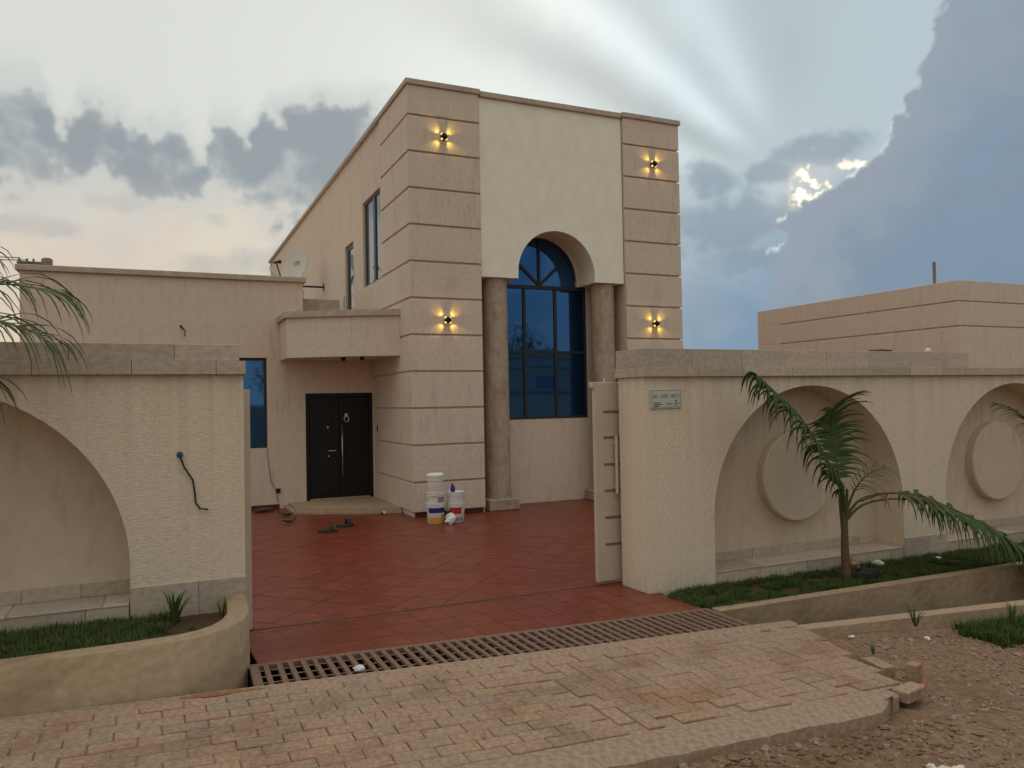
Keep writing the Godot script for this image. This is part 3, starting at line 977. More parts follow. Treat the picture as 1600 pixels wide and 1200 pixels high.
func build_front_door(house: Node3D) -> void:
	var d := Node3D.new()
	d.name = "front_door"
	house.add_child(d)
	var z := -15.33
	var b := func(called: String, x0: float, x1: float, y0: float, y1: float, zf: float, m: String, parent: Node3D) -> Node3D: return boxed(called, Vector3(x0, y0, zf - 0.05), Vector3(x1, y1, zf), m, parent, 0.006)
	b.call("frame", 2.558, 2.63, 0.10, 2.163, z + 0.03, "door_black", d)
	b.call("frame", 3.79, 3.862, 0.10, 2.163, z + 0.03, "door_black", d)
	b.call("frame", 2.632, 3.788, 2.09, 2.163, z + 0.03, "door_black", d)
	boxed("threshold", Vector3(2.632, 0.099, -15.42), Vector3(3.788, 0.13, -15.27), "kerb", d, 0.004)
	for leaf in [[2.635, 3.205, -1], [3.211, 3.785, 1]]:
		var l: Node3D = b.call("door_leaf", leaf[0], leaf[1], 0.132, 2.087, z, "door_black", d)
		for p in [[1.35, 1.95], [0.75, 1.25], [0.22, 0.65]]:
			var st := begin()
			bevel_box(st, Vector3(leaf[0] + 0.1, p[0], z - 0.01), Vector3(leaf[1] - 0.14, p[1], z + 0.014), 0.012)
			part("door_panel", st, "door_black", l)
	var st := begin()
	tube(st, [Vector3(3.25, 0.54, z - 0.01), Vector3(3.25, 0.54, z + 0.06), Vector3(3.25, 1.54, z + 0.06), Vector3(3.25, 1.54, z - 0.01)], [0.013], 8)
	part("pull_bar", st, "steel", d)
	st = begin()
	tube(st, [Vector3(2.99, 1.045, z), Vector3(2.99, 1.045, z + 0.05), Vector3(3.13, 1.045, z + 0.055)], [0.014, 0.012, 0.009], 8)
	lathe(st, [Vector2(0.0, 0.012), Vector2(0.03, 0.01), Vector2(0.032, 0.0)], 16, Transform3D(Basis(Vector3.RIGHT, PI / 2), Vector3(2.99, 0.94, z + 0.003)))
	part("handle", st, "steel", d)
	st = begin()
	lathe(st, [Vector2(0.0, 0.015), Vector2(0.022, 0.012), Vector2(0.027, 0.0)], 16, Transform3D(Basis(Vector3.RIGHT, PI / 2), Vector3(2.985, 1.50, z + 0.003)))
	part("peephole", st, "steel", d)
	st = begin()
	var ring := []
	for i in 17:
		var a := TAU * i / 16
		ring.append(Vector3(3.345 + 0.045 * cos(a), 1.655 + 0.055 * sin(a), z + 0.03))
	tube(st, ring, [0.011], 6, false)
	bevel_box(st, Vector3(3.315, 1.69, z), Vector3(3.375, 1.765, z + 0.03), 0.012)
	part("knocker", st, "steel", d)


func wall_lamp(at: Vector3, label: String) -> void:
	var l := thing("wall_lamp", label, "wall lamp", at, 0.0, "lit wall lamps on the house front")
	var st := begin()
	lathe(st, [Vector2(0.0, 0.03), Vector2(0.05, 0.028), Vector2(0.055, 0.0)], 20, Transform3D(Basis(Vector3.RIGHT, PI / 2), Vector3.ZERO))
	part("base", st, "black", l)
	st = begin()
	var prof := []
	for i in 13:
		var a := -PI / 2 + PI * i / 12
		prof.append(Vector2(0.058 * cos(a), 0.058 * sin(a)))
	lathe(st, prof, 20, Transform3D(Basis(Vector3.RIGHT, PI / 2), Vector3(0, 0, 0.072)))
	part("body", st, "black", l)
	for k in 4:
		var a := PI / 4 + PI / 2 * k
		var d := Vector3(cos(a), sin(a), -0.1).normalized()
		var p := Vector3(0, 0, 0.068) + d * 0.056
		st = begin()
		tube(st, [p - d * 0.012, p + d * 0.010, p + d * 0.016], [0.02, 0.02, 0.012], 12)
		part("lens", st, "lamp_glow", l)
		var s := SpotLight3D.new()
		s.name = "beam" if k == 0 else "beam_%03d" % k
		s.light_color = Color(1.0, 0.84, 0.30)
		s.light_energy = 0.04
		s.light_size = 0.02
		s.spot_range = 12.0
		s.spot_attenuation = 2.0
		s.spot_angle = 36.0
		s.spot_angle_attenuation = 0.6
		s.shadow_enabled = true
		l.add_child(s)
		var dir := Vector3(cos(a), sin(a), -0.5).normalized()
		s.transform = Transform3D(Basis.looking_at(dir, Vector3.BACK), p + d * 0.022)


func satellite_dish() -> void:
	var dish := thing("satellite_dish", "pale satellite dish on a bracket from the house side above the low wing", "satellite dish", Vector3(3.22, 5.42, -20.45))
	var n := Vector3(-0.80, 0.34, 0.50).normalized()
	var b := Basis.looking_at(n, Vector3.UP) * Basis(Vector3.RIGHT, -PI / 2)
	var st := begin()
	var prof := []
	for i in 9:
		var r := 0.5 * i / 8.0
		prof.append(Vector2(r, r * r * 0.28))
	var back := [Vector2(0.505, 0.072), Vector2(0.5, 0.06)]
	for i in 9:
		var r := 0.5 * (8 - i) / 8.0
		back.append(Vector2(r, r * r * 0.28 - 0.012))
	for i in prof.size():
		prof[i] = prof[i]
	var both := []
	both.append_array(prof)
	both.append_array(back)
	# face
	for i in 8:
		for k in 36:
			var a := TAU * k / 36
			var c := TAU * (k + 1) / 36
			var p := func(rr: float, an: float, lift: float) -> Vector3: return b * Vector3(rr * cos(an) * 0.92, rr * rr * 0.28 + lift, rr * sin(an))
			var r0 := 0.5 * i / 8.0
			var r1 := 0.5 * (i + 1) / 8.0
			quad(st, p.call(r0, a, 0.0), p.call(r1, a, 0.0), p.call(r1, c, 0.0), p.call(r0, c, 0.0), n, 1)
			quad(st, p.call(r0, a, -0.012), p.call(r1, a, -0.012), p.call(r1, c, -0.012), p.call(r0, c, -0.012), -n, 2)
			if i == 7:
				quad(st, p.call(r1, a, 0.0), p.call(r1, c, 0.0), p.call(r1, c, -0.012), p.call(r1, a, -0.012), p.call(r1, a, 0.0))
	part("reflector", st, "dish_paint", dish)
	var tm := TextMesh.new()
	var f := SystemFont.new()
	f.font_names = PackedStringArray(["Droid Sans"])
	tm.font = f
	tm.text = "CTV"
	tm.font_size = 32
	tm.pixel_size = 0.0042
	tm.depth = 0.002
	var tb := Basis.looking_at(-n, Vector3.UP)
	part("logo", tm, "black", dish, Transform3D(tb, n * 0.035 + b * Vector3(0.0, 0.0, 0.0) + tb.y * 0.16))
	# arm with the feed at its end
	st = begin()
	var low := -tb.y * 0.46
	tube(st, [low, low + n * 0.30 - tb.y * 0.02, n * 0.62 - tb.y * 0.12], [0.016], 6)
	part("feed_arm", st, "cable", dish)
	st = begin()
	tube(st, [n * 0.56 - tb.y * 0.08 - tb.x * 0.16, n * 0.60 - tb.y * 0.08 + tb.x * 0.12], [0.028], 8)
	tube(st, [n * 0.58 - tb.y * 0.09, n * 0.50 - tb.y * 0.05], [0.03, 0.04], 8)
	part("feed_head", st, "cable", dish)
	st = begin()
	tube(st, [-n * 0.02, -n * 0.10 - Vector3.UP * 0.10, Vector3(0.16, -0.42, -0.03), Vector3(0.72, -0.42, -0.03)], [0.026], 8)
	bevel_box(st, Vector3(0.70, -0.52, -0.10), Vector3(0.712, -0.32, 0.04), 0.003)
	part("bracket", st, "cable", dish)
	st = begin()
	tube(st, [n * 0.58 - tb.x * 0.16, n * 0.62 - tb.y * 0.28 - tb.x * 0.2, n * 0.45 - tb.y * 0.42 - tb.x * 0.1, n * 0.25 - tb.y * 0.46], [0.006], 5)
	part("cable", st, "cable", dish)
	st = begin()
	tube(st, [-n * 0.1 - Vector3.UP * 0.2, Vector3(0.0, -0.62, 0.02), Vector3(0.12, -0.72, 0.02), Vector3(0.2, -0.5, 0.0), Vector3(0.17, -0.78, 0.0), Vector3(0.14, -1.1, 0.0)], [0.007], 5)
	part("cable", st, "cable", dish)


# ---------------------------------------------------------------- boundary wall, gate, planters
const ZW := -6.55
const ZB := -7.03


func stone_row(parent: Node3D, called: String, x0: float, x1: float, y0: float, y1: float, z0: float, z1: float, step: float, seed_at: int, n0 := 0) -> int:
	var r := RandomNumberGenerator.new()
	r.seed = seed_at
	var x := x0
	var n := n0
	while x < x1 - 0.01:
		var e := minf(x + step * r.randf_range(0.9, 1.1), x1)
		if x1 - e < 0.1:
			e = x1
		var st := begin()
		bevel_box(st, Vector3(x, y0, z0), Vector3(e - 0.003, y1, z1 + r.randf_range(-0.002, 0.002)), 0.003)
		piece(called, n, committed(st), M["stone_%d" % r.randi_range(0, 3)], parent)
		n += 1
		x = e
	return n


func boundary(called: String, label: String, x0: float, x1: float, niches: Array, foot: float, bench: float, plinth: bool, caps: Array, upper: Array) -> Node3D:
	var w := thing(called, label, "boundary wall")
	var st := begin()
	var outs := []
	for c in niches:
		outs.append(arc_outline(c[0], c[1], 1.39, foot, 48))
	arched_wall(st, x0, x1, foot, caps[0] + 0.01, ZW, -6.955, outs)
	quad(st, Vector3(x0, foot, ZW), Vector3(x0, foot, ZB), Vector3(x0, caps[0], ZB), Vector3(x0, caps[0], ZW), Vector3.LEFT)
	quad(st, Vector3(x1, foot, ZW), Vector3(x1, foot, ZB), Vector3(x1, caps[0], ZB), Vector3(x1, caps[0], ZW), Vector3.RIGHT)
	quad(st, Vector3(x0, foot, ZB), Vector3(x1, foot, ZB), Vector3(x1, caps[0], ZB), Vector3(x0, caps[0], ZB), Vector3.FORWARD)
	quad(st, Vector3(x0, caps[0], ZB), Vector3(x1, caps[0], ZB), Vector3(x1, caps[0], ZW), Vector3(x0, caps[0], ZW), Vector3.UP)
	part("wall_body", st, "fence", w)
	var n := 0
	for c in niches:
		var a: float = c[0] - 1.39
		var b: float = c[0] + 1.39
		st = begin()
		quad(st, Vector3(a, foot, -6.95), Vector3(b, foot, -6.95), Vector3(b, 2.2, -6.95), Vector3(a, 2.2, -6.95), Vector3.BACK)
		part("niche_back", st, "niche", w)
		# round boss on the back of the niche
		st = begin()
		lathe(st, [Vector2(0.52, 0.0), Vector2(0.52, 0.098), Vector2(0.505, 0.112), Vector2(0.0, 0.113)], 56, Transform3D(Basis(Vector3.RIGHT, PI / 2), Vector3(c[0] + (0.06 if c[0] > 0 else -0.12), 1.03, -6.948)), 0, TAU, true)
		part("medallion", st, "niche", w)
		# tiled seat
		var nn := stone_row(w, "bench_tile", a + 0.006, b - 0.006, foot, bench - 0.016, -6.62, ZW - 0.012, 0.62, 40 + int(c[0] * 7), n)
		n = stone_row(w, "bench_tile", a + 0.004, b - 0.004, bench - 0.015, bench, -6.94, ZW - 0.006, 0.62, 60 + int(c[0] * 7), nn)
		n = stone_row(w, "bench_tile", a + 0.006, b - 0.006, bench + 0.001, bench + 0.105, -6.949, -6.935, 0.40, 70 + int(c[0] * 7), n)
	# coping in two tiers, each stone its own piece
	var m := stone_row(w, "coping_tile", caps[4], caps[5], caps[0], caps[1], ZB - 0.03, ZW + 0.045, 0.62, 80)
	m = stone_row(w, "coping_tile", upper[0], upper[1], caps[1] + 0.002, caps[2], ZB - 0.01, ZW + 0.012, 0.66, 90, m)
	if plinth:
		var edges := [x0]
		for c in niches:
			edges.append(c[0] - 1.39)
			edges.append(c[0] + 1.39)
		edges.append(x1)
		var q := 0
		for i in range(0, edges.size(), 2):
			if edges[i + 1] - edges[i] > 0.05:
				q = stone_row(w, "plinth_tile", edges[i] + 0.002, edges[i + 1] + (0.008 if i == edges.size() - 2 else -0.002), foot, caps[3], ZW - 0.05, ZW + 0.012, 0.44, 100 + i, q)
	return w


func build_boundary() -> void:
	boundary("boundary_wall", "beige boundary wall with arched niches and number plate, standing behind the young palm", 4.41, 15.1, [[6.63, 0.67], [10.15, 0.67], [13.6, 0.67]], -0.25, 0.135, false, [2.165, 2.262, 2.45, 0.0, 4.385, 15.12], [4.39, 9.24])
	var near := boundary("boundary_wall", "beige boundary wall with one arched niche and a black cable hanging from it", -9.0, 0.612, [[-5.1, 0.75], [-1.6, 0.75]], 0.0, 0.483, true, [2.20, 2.305, 2.437, 0.60, -9.02, 0.63], [-9.0, 0.585])
	# plinth on the pier between the two niches of the far wall
	var far := get_node("boundary_wall")
	stone_row(far, "plinth_tile", 8.023, 8.757, -0.25, 0.24, ZW - 0.05, ZW + 0.012, 0.4, 140)
	# loose bits that lie on the coping
	var st := begin()
	bevel_box(st, Vector3(-0.13, 0, -0.08), Vector3(0.13, 0.03, 0.08), 0.004)
	tag(part("slate_offcut", st, "rust", null, Transform3D(Basis(Vector3.UP, 0.2), Vector3(7.95, 2.453, -6.75))), "dark flat offcut lying on the boundary wall coping", "offcut")
	pebble("stone", Vector3(8.75, 2.475, -6.72), Vector3(0.07, 0.035, 0.04), "rock_white", 5, "small pale stone lying on the boundary wall coping", "stone")
	# black cable that sticks out of the wall
	var cab := thing("wall_cable", "black cable hanging from a small blue socket on the boundary wall", "cable", Vector3(0.141, 1.575, ZW))
	st = begin()
	tube(st, [Vector3(0, 0, -0.01), Vector3(0.0, 0.0, 0.03), Vector3(0.03, -0.09, 0.03), Vector3(0.09, -0.19, 0.02), Vector3(0.105, -0.3, 0.02), Vector3(0.11, -0.37, 0.02), Vector3(0.14, -0.415, 0.025), Vector3(0.20, -0.425, 0.035)], [0.009, 0.008, 0.007], 7)
	part("wire", st, "cable", cab)
	st = begin()
	lathe(st, [Vector2(0.024, 0.0), Vector2(0.022, 0.018), Vector2(0.0, 0.019)], 14, Transform3D(Basis(Vector3.RIGHT, PI / 2), Vector3(0, 0.008, 0.0)))
	var blue := StandardMaterial3D.new()
	blue.albedo_color = Color(0.16, 0.34, 0.5)
	part("socket", st, blue, cab)
	# gate drawn back behind the wall
	var gate := thing("sliding_gate", "pale cream metal sliding gate drawn back behind the boundary wall", "gate")
	st = begin()
	bevel_box(st, Vector3(4.165, 0.035, -7.17), Vector3(8.2, 2.13, -7.12), 0.006)
	part("leaf", st, "gate_paint", gate)
	boxed("top_lip", Vector3(4.135, 2.07, -7.175), Vector3(4.163, 2.132, -7.115), "gate_paint", gate, 0.003)
	boxed("edge_strip", Vector3(4.163, 0.036, -7.118), Vector3(4.19, 2.128, -7.112), "gate_paint", gate, 0.002)
	for y in [1.815, 1.542, 1.259, 0.982, 0.70, 0.418]:
		boxed("strip", Vector3(4.27, y - 0.014, -7.121), Vector3(8.1, y + 0.014, -7.1165), "groove_dark", gate, 0.001)
	st = begin()
	tube(st, [Vector3(4.395, 0.95, -7.07), Vector3(4.395, 1.56, -7.07)], [0.019], 10)
	tube(st, [Vector3(4.395, 1.48, -7.125), Vector3(4.395, 1.48, -7.07)], [0.012], 8)
	tube(st, [Vector3(4.395, 1.02, -7.125), Vector3(4.395, 1.02, -7.07)], [0.012], 8)
	part("handle", st, "gate_paint", gate)
	boxed("bolt", Vector3(4.30, 2.12, -7.15), Vector3(4.312, 2.175, -7.14), "white_plastic", gate, 0.002)
	boxed("track", Vector3(0.66, -0.01, -7.16), Vector3(8.0, 0.006, -7.13), "rust", gate, 0.002)
	var post := thing("gate_post", "slim pale metal post that the gate closes against", "gate post")
	boxed("post", Vector3(0.66, 0.0, -7.26), Vector3(0.722, 2.09, -7.16), "gate_paint", post, 0.004)
	boxed("base_plate", Vector3(0.64, 0.0, -7.29), Vector3(0.74, 0.012, -7.13), "rust", post, 0.002)
	number_plate()
	# planter in front of the near wall: a kerb wall that curves back to the pier
	var pl := thing("planter", "ochre concrete planter kerb curving in to the gate, bare soil at its end", "planter")
	var outer := []
	var inner := []
	var path := [Vector2(-9, -5.36), Vector2(-3, -5.365), Vector2(-1, -5.37), Vector2(-0.2, -5.385), Vector2(0.1, -5.41), Vector2(0.28, -5.47), Vector2(0.42, -5.58), Vector2(0.52, -5.74), Vector2(0.578, -5.93), Vector2(0.60, -6.2), Vector2(0.605, -6.53)]
	for i in path.size():
		var t: Vector2 = (path[mini(i + 1, path.size() - 1)] - path[maxi(i - 1, 0)]).normalized()
		outer.append(path[i])
		inner.append(path[i] + Vector2(t.y, -t.x) * -0.0 + Vector2(t.y, -t.x) * 0.15)
	st = begin()
	for i in path.size() - 1:
		var a: Vector2 = outer[i]
		var b: Vector2 = outer[i + 1]
		var c: Vector2 = inner[i + 1]
		var d: Vector2 = inner[i]
		var top := 0.47
		var bev := 0.006
		var am := a.lerp(d, 0.09)
		var bm := b.lerp(c, 0.09)
		var n := Vector3(-(b - a).y, 0, (b - a).x)
		quad(st, Vector3(am.x, top, am.y), Vector3(bm.x, top, bm.y), Vector3(c.x, top, c.y), Vector3(d.x, top, d.y), Vector3.UP)
		quad(st, Vector3(a.x, top - bev, a.y), Vector3(b.x, top - bev, b.y), Vector3(bm.x, top, bm.y), Vector3(am.x, top, am.y), n + Vector3.UP * 0.1, 2)
		quad(st, Vector3(a.x, -0.5, a.y), Vector3(b.x, -0.5, b.y), Vector3(b.x, top - bev, b.y), Vector3(a.x, top - bev, a.y), n, 2)
		quad(st, Vector3(d.x, 0.2, d.y), Vector3(c.x, 0.2, c.y), Vector3(c.x, top, c.y), Vector3(d.x, top, d.y), -n, 3)
	part("kerb_wall", st, "planter", pl)
	st = begin()
	bed(st, -9.0, 0.56, -6.56, -5.42, func(x: float, z: float) -> float: return 0.345 + 0.03 * (z + 6.55) + 0.014 * nb.get_noise_2d(x * 4, z * 4), func(x: float, z: float) -> bool: return x < 0.02 or z < -5.78 - maxf(0.0, x - 0.3))
	part("soil", st, "soil", pl)
	# planter in front of the far wall, its outer face is one side of the gutter
	pl = thing("planter", "straight ochre concrete planter kerb beside the open gutter, under the young palm", "planter")
	st = begin()
	prism(st, PackedVector2Array([Vector2(4.60, -5.82), Vector2(4.60, -5.69), Vector2(8.75, -5.62), Vector2(16, -5.52), Vector2(16, -5.65), Vector2(8.75, -5.75)]), -0.5, 0.018)
	part("kerb_wall", st, "planter", pl)
	st = begin()
	bed(st, 4.47, 16.0, -6.56, -5.72, func(x: float, z: float) -> float: return -0.015 + 0.014 * nb.get_noise_2d(x * 4, z * 4) - (0.02 if x < 4.6 else 0.0), func(_x: float, _z: float) -> bool: return true)
	part("soil", st, "soil", pl)


func bed(st: SurfaceTool, x0: float, x1: float, z0: float, z1: float, f: Callable, ok: Callable) -> void:
	var nx := int((x1 - x0) / 0.12)
	var nz := 10
	for i in nx:
		for j in nz:
			var p := func(a: int, b: int) -> Vector3:
				var x := lerpf(x0, x1, float(a) / nx)
				var z := lerpf(z0, z1, float(b) / nz)
				return Vector3(x, f.call(x, z), z)
			var mid: Vector3 = p.call(i, j)
			if ok.call(mid.x + 0.06, mid.z):
				quad(st, p.call(i, j), p.call(i + 1, j), p.call(i + 1, j + 1), p.call(i, j + 1), Vector3.UP, 1)


func number_plate() -> void:
	var s := thing("number_plate", "pale address plate reading AD - 439 - 0673 on the boundary wall pier", "sign", Vector3(4.66, 1.943, ZW + 0.012))
	s.rotation.z = 0.012
	boxed("plate", Vector3(-0.192, -0.098, -0.012), Vector3(0.192, 0.098, 0.006), "plate", s, 0.004)
	var st := begin()
	for e in [[Vector3(-0.165, 0.083, 0.006), Vector3(0.165, 0.086, 0.0072)], [Vector3(-0.165, -0.086, 0.006), Vector3(0.165, -0.083, 0.0072)], [Vector3(-0.176, -0.075, 0.006), Vector3(-0.173, 0.075, 0.0072)], [Vector3(0.173, -0.075, 0.006), Vector3(0.176, 0.075, 0.0072)]]:
		plain_box(st, e[0], e[1])
	for c in [[-1, -1], [1, -1], [-1, 1], [1, 1]]:
		var pts := []
		for i in 5:
			var a := PI / 2 * i / 4
			pts.append(Vector3(c[0] * (0.164 + 0.0105 * cos(a)), c[1] * (0.074 + 0.0105 * sin(a)), 0.0062))
		tube(st, pts, [0.0014], 4, false)
	part("border", st, "plate_ink", s)
	var put := func(called: String, text: String, size: float, x: float, y: float, bold: bool) -> void:
		var tm := TextMesh.new()
		var f := SystemFont.new()
		f.font_names = PackedStringArray(["Droid Sans"])
		f.font_weight = 700 if bold else 400
		tm.font = f
		tm.text = text
		tm.font_size = 32
		tm.pixel_size = size / 32.0
		tm.depth = 0.0012
		part(called, tm, "plate_ink", s, Transform3D(Basis(), Vector3(x, y, 0.0068)))
	put.call("lettering", "AD - 439 - 0673", 0.047, -0.002, 0.024, false)
	put.call("lettering", "Ghana", 0.026, 0.036, -0.052, false)
	put.call("lettering", "Post", 0.026, 0.138, -0.052, false)
	st = begin()
	for r in [[-0.154, -0.078, -0.040], [-0.154, -0.045, -0.057], [-0.154, -0.09, -0.074]]:
		plain_box(st, Vector3(r[0], r[2] - 0.0042, 0.006), Vector3(r[1], r[2] + 0.0042, 0.0072))
	part("small_print", st, "plate_ink", s)
	st = begin()
	lathe(st, [Vector2(0.010, 0.0), Vector2(0.010, 0.0012), Vector2(0.0, 0.0013)], 12, Transform3D(Basis(Vector3.RIGHT, PI / 2), Vector3(0.116, -0.024, 0.006)))
	tube(st, [Vector3(0.116, -0.034, 0.0064), Vector3(0.110, -0.056, 0.0064), Vector3(0.092, -0.074, 0.0064)], [0.003], 4)
	tube(st, [Vector3(0.114, -0.04, 0.0064), Vector3(0.118, -0.06, 0.0064), Vector3(0.112, -0.076, 0.0064)], [0.003], 4)
	part("emblem", st, "plate_ink", s)


# ---------------------------------------------------------------- drain, paving, kerb
func build_street() -> void:
	# gutter trough under the grate and along the road
	var st := begin()
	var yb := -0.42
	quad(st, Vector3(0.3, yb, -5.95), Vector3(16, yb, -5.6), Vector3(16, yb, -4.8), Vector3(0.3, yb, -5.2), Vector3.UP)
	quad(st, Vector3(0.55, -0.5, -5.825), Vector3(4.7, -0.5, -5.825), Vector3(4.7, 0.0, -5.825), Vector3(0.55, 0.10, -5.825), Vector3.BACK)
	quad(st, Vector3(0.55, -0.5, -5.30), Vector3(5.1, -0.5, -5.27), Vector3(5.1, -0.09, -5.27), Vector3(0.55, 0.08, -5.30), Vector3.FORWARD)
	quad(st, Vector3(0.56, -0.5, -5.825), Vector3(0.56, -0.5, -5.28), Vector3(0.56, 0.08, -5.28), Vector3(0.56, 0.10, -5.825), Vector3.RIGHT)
	tag(part("gutter", st, "gutter_shade"), "concrete gutter under the grate and beside the planter, shade painted in near black", "", "", "structure")
	# grate of bars
	var g := thing("drain_grate", "long concrete drain grate with four rows of dark slots across the drive", "grate")
	var a0 := Vector3(0.585, 0.132, -5.79)
	var a1 := Vector3(4.53, 0.022, -5.815)
	var b0 := Vector3(0.575, 0.122, -5.315)
	var b1 := Vector3(4.66, -0.035, -5.32)
	var n := 47
	var bars := [begin(), begin()]
	for v in 2:
		bevel_box(bars[v], Vector3(-0.019 + 0.002 * v, -0.03, 0.0), Vector3(0.019 - 0.001 * v, 0.0, 1.0), 0.003)
	var bar_mesh := [committed(bars[0]), committed(bars[1])]
	for i in n + 1:
		var t := float(i) / n
		var p := a0.lerp(a1, t)
		var q := b0.lerp(b1, t)
		var zd := (q - p)
		var bs := Basis(Vector3(1, 0, 0) * (1.6 if i == 0 or i == n else 1.0), Vector3.UP, zd)
		piece("cross_bar", i, bar_mesh[i % 2], M.grate, g, Transform3D(bs, p + Vector3(rng.randf_range(-0.004, 0.004), rng.randf_range(-0.002, 0.001), 0)))
	for k in 5:
		var t := k / 4.0
		var p := a0.lerp(b0, t)
		var q := a1.lerp(b1, t)
		var wide := 0.024 if k == 0 or k == 4 else 0.007
		var lift := -0.003 if k == 0 or k == 4 else -0.009
		st = begin()
		var x := (q - p).normalized()
		var z := x.cross(Vector3.UP).normalized()
		bevel_box(st, Vector3(-0.02, -0.016 if k > 0 and k < 4 else -0.05, -wide), Vector3(p.distance_to(q) + 0.02, lift, wide), 0.003, Transform3D(Basis(x, z.cross(x), z), p))
		part("rail", st, "grate", g)
	# paving: bed, then a paver for each stone
	var pv := thing("pavement", "strip of sandy concrete pavers between the drain and the earth road", "")
	pv.set_meta("kind", "structure")
	st = begin()
	var slab := [[Vector2(-9, -5.37), Vector2(0.5, -5.37), Vector2(0.5, -3.45), Vector2(-9, -3.42)], [Vector2(0.5, -5.30), Vector2(4.7, -5.30), Vector2(4.62, -3.8), Vector2(4.3, -3.76), Vector2(0.5, -3.8)], [Vector2(4.6, -5.20), Vector2(5.06, -5.18), Vector2(4.80, -4.4), Vector2(4.62, -4.4)]]
	for poly in slab:
		var pts := []
		for p in poly:
			pts.append(Vector3(p.x, road_y(p.x) - 0.012, p.y))
		for i in range(1, pts.size() - 1):
			tri(st, pts[0], pts[i], pts[i + 1], Vector3.UP)
		for i in pts.size():
			var q: Vector3 = pts[(i + 1) % pts.size()]
			quad(st, pts[i], q, q - Vector3(0, 0.35, 0), pts[i] - Vector3(0, 0.35, 0), Vector3(-(q - pts[i]).z, 0, (q - pts[i]).x))
	part("joint_sand", st, "sand", pv)
	# mortar haunch along the near edge
	st = begin()
	var xs := []
	for i in 190:
		xs.append(-8.0 + 12.35 * i / 189.0)
	for i in xs.size() - 1:
		var row := func(x: float) -> Array:
			var w := 0.035 * na.get_noise_2d(x * 3.0, 4.0) + 0.02 * nb.get_noise_2d(x * 11.0, 9.0)
			var end := smoothstep(4.05, 4.35, x)
			var y := road_y(x)
			return [Vector3(x, y - 0.010, -3.80), Vector3(x, y - 0.004, -3.755 + w * 0.4), Vector3(x, y - 0.014 + w * 0.1, -3.62 + w * 0.5 - 0.05 * end), Vector3(x, y - 0.034 + w * 0.25, -3.53 + w * 1.3 - 0.15 * end), Vector3(x, y - 0.22, -3.51 + w * 1.5 - 0.16 * end)]
		var r0: Array = row.call(xs[i])
		var r1: Array = row.call(xs[i + 1])
		for k in 4:
			quad(st, r0[k], r1[k], r1[k + 1], r0[k + 1], Vector3(0, 1, 0.4), 1 if k < 2 else -1)
		if i == xs.size() - 2:
			for k in 3:
				tri(st, r1[4], r1[k], r1[k + 1], Vector3.RIGHT)
	part("mortar_edge", st, "sand", pv)
	boxed("mortar_end", Vector3(4.05, -0.35, -3.95), Vector3(4.44, -0.028, -3.685), "sand", pv, 0.02)
	st = begin()
	for i in 40:
		var row := func(x: float) -> Array:
			var w := 0.02 * nb.get_noise_2d(x * 7.0, 2.0)
			return [Vector3(x, road_y(x) + 0.006, -5.322), Vector3(x, road_y(x) + 0.004, -5.25 + w), Vector3(x, road_y(x) - 0.012, -5.2 + w)]
		var r0: Array = row.call(lerpf(-1.5, 5.05, i / 40.0))
		var r1: Array = row.call(lerpf(-1.5, 5.05, (i + 1) / 40.0))
		for k in 2:
			quad(st, r0[k], r1[k], r1[k + 1], r0[k + 1], Vector3.UP, 1)
	part("mortar_edge", st, "sand", pv)
	var meshes := []
	var L := 0.238
	var W := 0.118
	for v in 5:
		var s := begin()
		var r := RandomNumberGenerator.new()
		r.seed = 200 + v
		var h := [r.randf_range(0, 0.003), r.randf_range(0, 0.003)]
		bevel_box(s, Vector3(-L / 2 + h[0], -0.06, -W / 2 + h[1]), Vector3(L / 2 - r.randf_range(0, 0.003), 0, W / 2 - r.randf_range(0, 0.003)), 0.005)
		meshes.append(committed(s))
	var spots := []
	# running bond on the left, herringbone towards the ramp end
	for j in 13:
		var z := -5.235 + 0.12 * j + 0.06
		if z > -3.77:
			continue
		for i in range(-32, 20):
			var x := i * 0.241 + (0.1205 if j % 2 else 0.0)
			if x + L / 2 < 2.35 + 0.12 * (j % 2):
				spots.append([x, z, 0.0])
	for i in range(0, 40):
		for j in range(-40, 40):
			var k := posmod(i - j, 4)
			if k != 0 and k != 2:
				continue
			var c := Vector2(2.48 + 0.1205 * i, -5.19 + 0.1205 * j)
			var at := c + (Vector2(0.06, 0) if k == 0 else Vector2(0, -0.06))
			var lim := 5.03 - (at.y + 5.2) * 0.38
			if at.x - (L if k == 0 else W) / 2 < 2.36 or at.x > lim or at.y < -5.16 or at.y > -3.80 - (0.06 if k == 2 else 0.0):
				continue
			spots.append([at.x, at.y, 0.0 if k == 0 else PI / 2])
	spots.sort_custom(func(p, q): return absf(p[0] - 1.9) + absf(p[1] + 4.0) * 0.8 < absf(q[0] - 1.9) + absf(q[1] + 4.0) * 0.8)
	var more := begin()
	for i in spots.size():
		var p: Array = spots[i]
		var sunk := 0.006 * na.get_noise_2d(p[0] * 1.2, p[1] * 1.2) + rng.randf_range(-0.003, 0.003)
		var t := Transform3D(Basis(Vector3.BACK, -0.0375) * Basis(Vector3.UP, p[2] + rng.randf_range(-0.018, 0.018)) * Basis(Vector3.RIGHT, rng.randf_range(-0.018, 0.018)), Vector3(p[0], road_y(p[0]) + sunk, p[1]))
		var m: Mesh = meshes[rng.randi_range(0, 4)]
		if i < 300:
			var pm := "paver_%d" % rng.randi_range(0, 6)
			if pow((p[0] - 3.06) / 0.36, 2) + pow((p[1] + 4.17) / 0.2, 2) < 1.0:
				pm = "paver_red"
			piece("paver", i, m, M[pm], pv, t)
		else:
			more.append_from(m, 0, t)
	var field := part("paver_field", more, "paver_1", pv)
	field.set_meta("kind", "stuff")
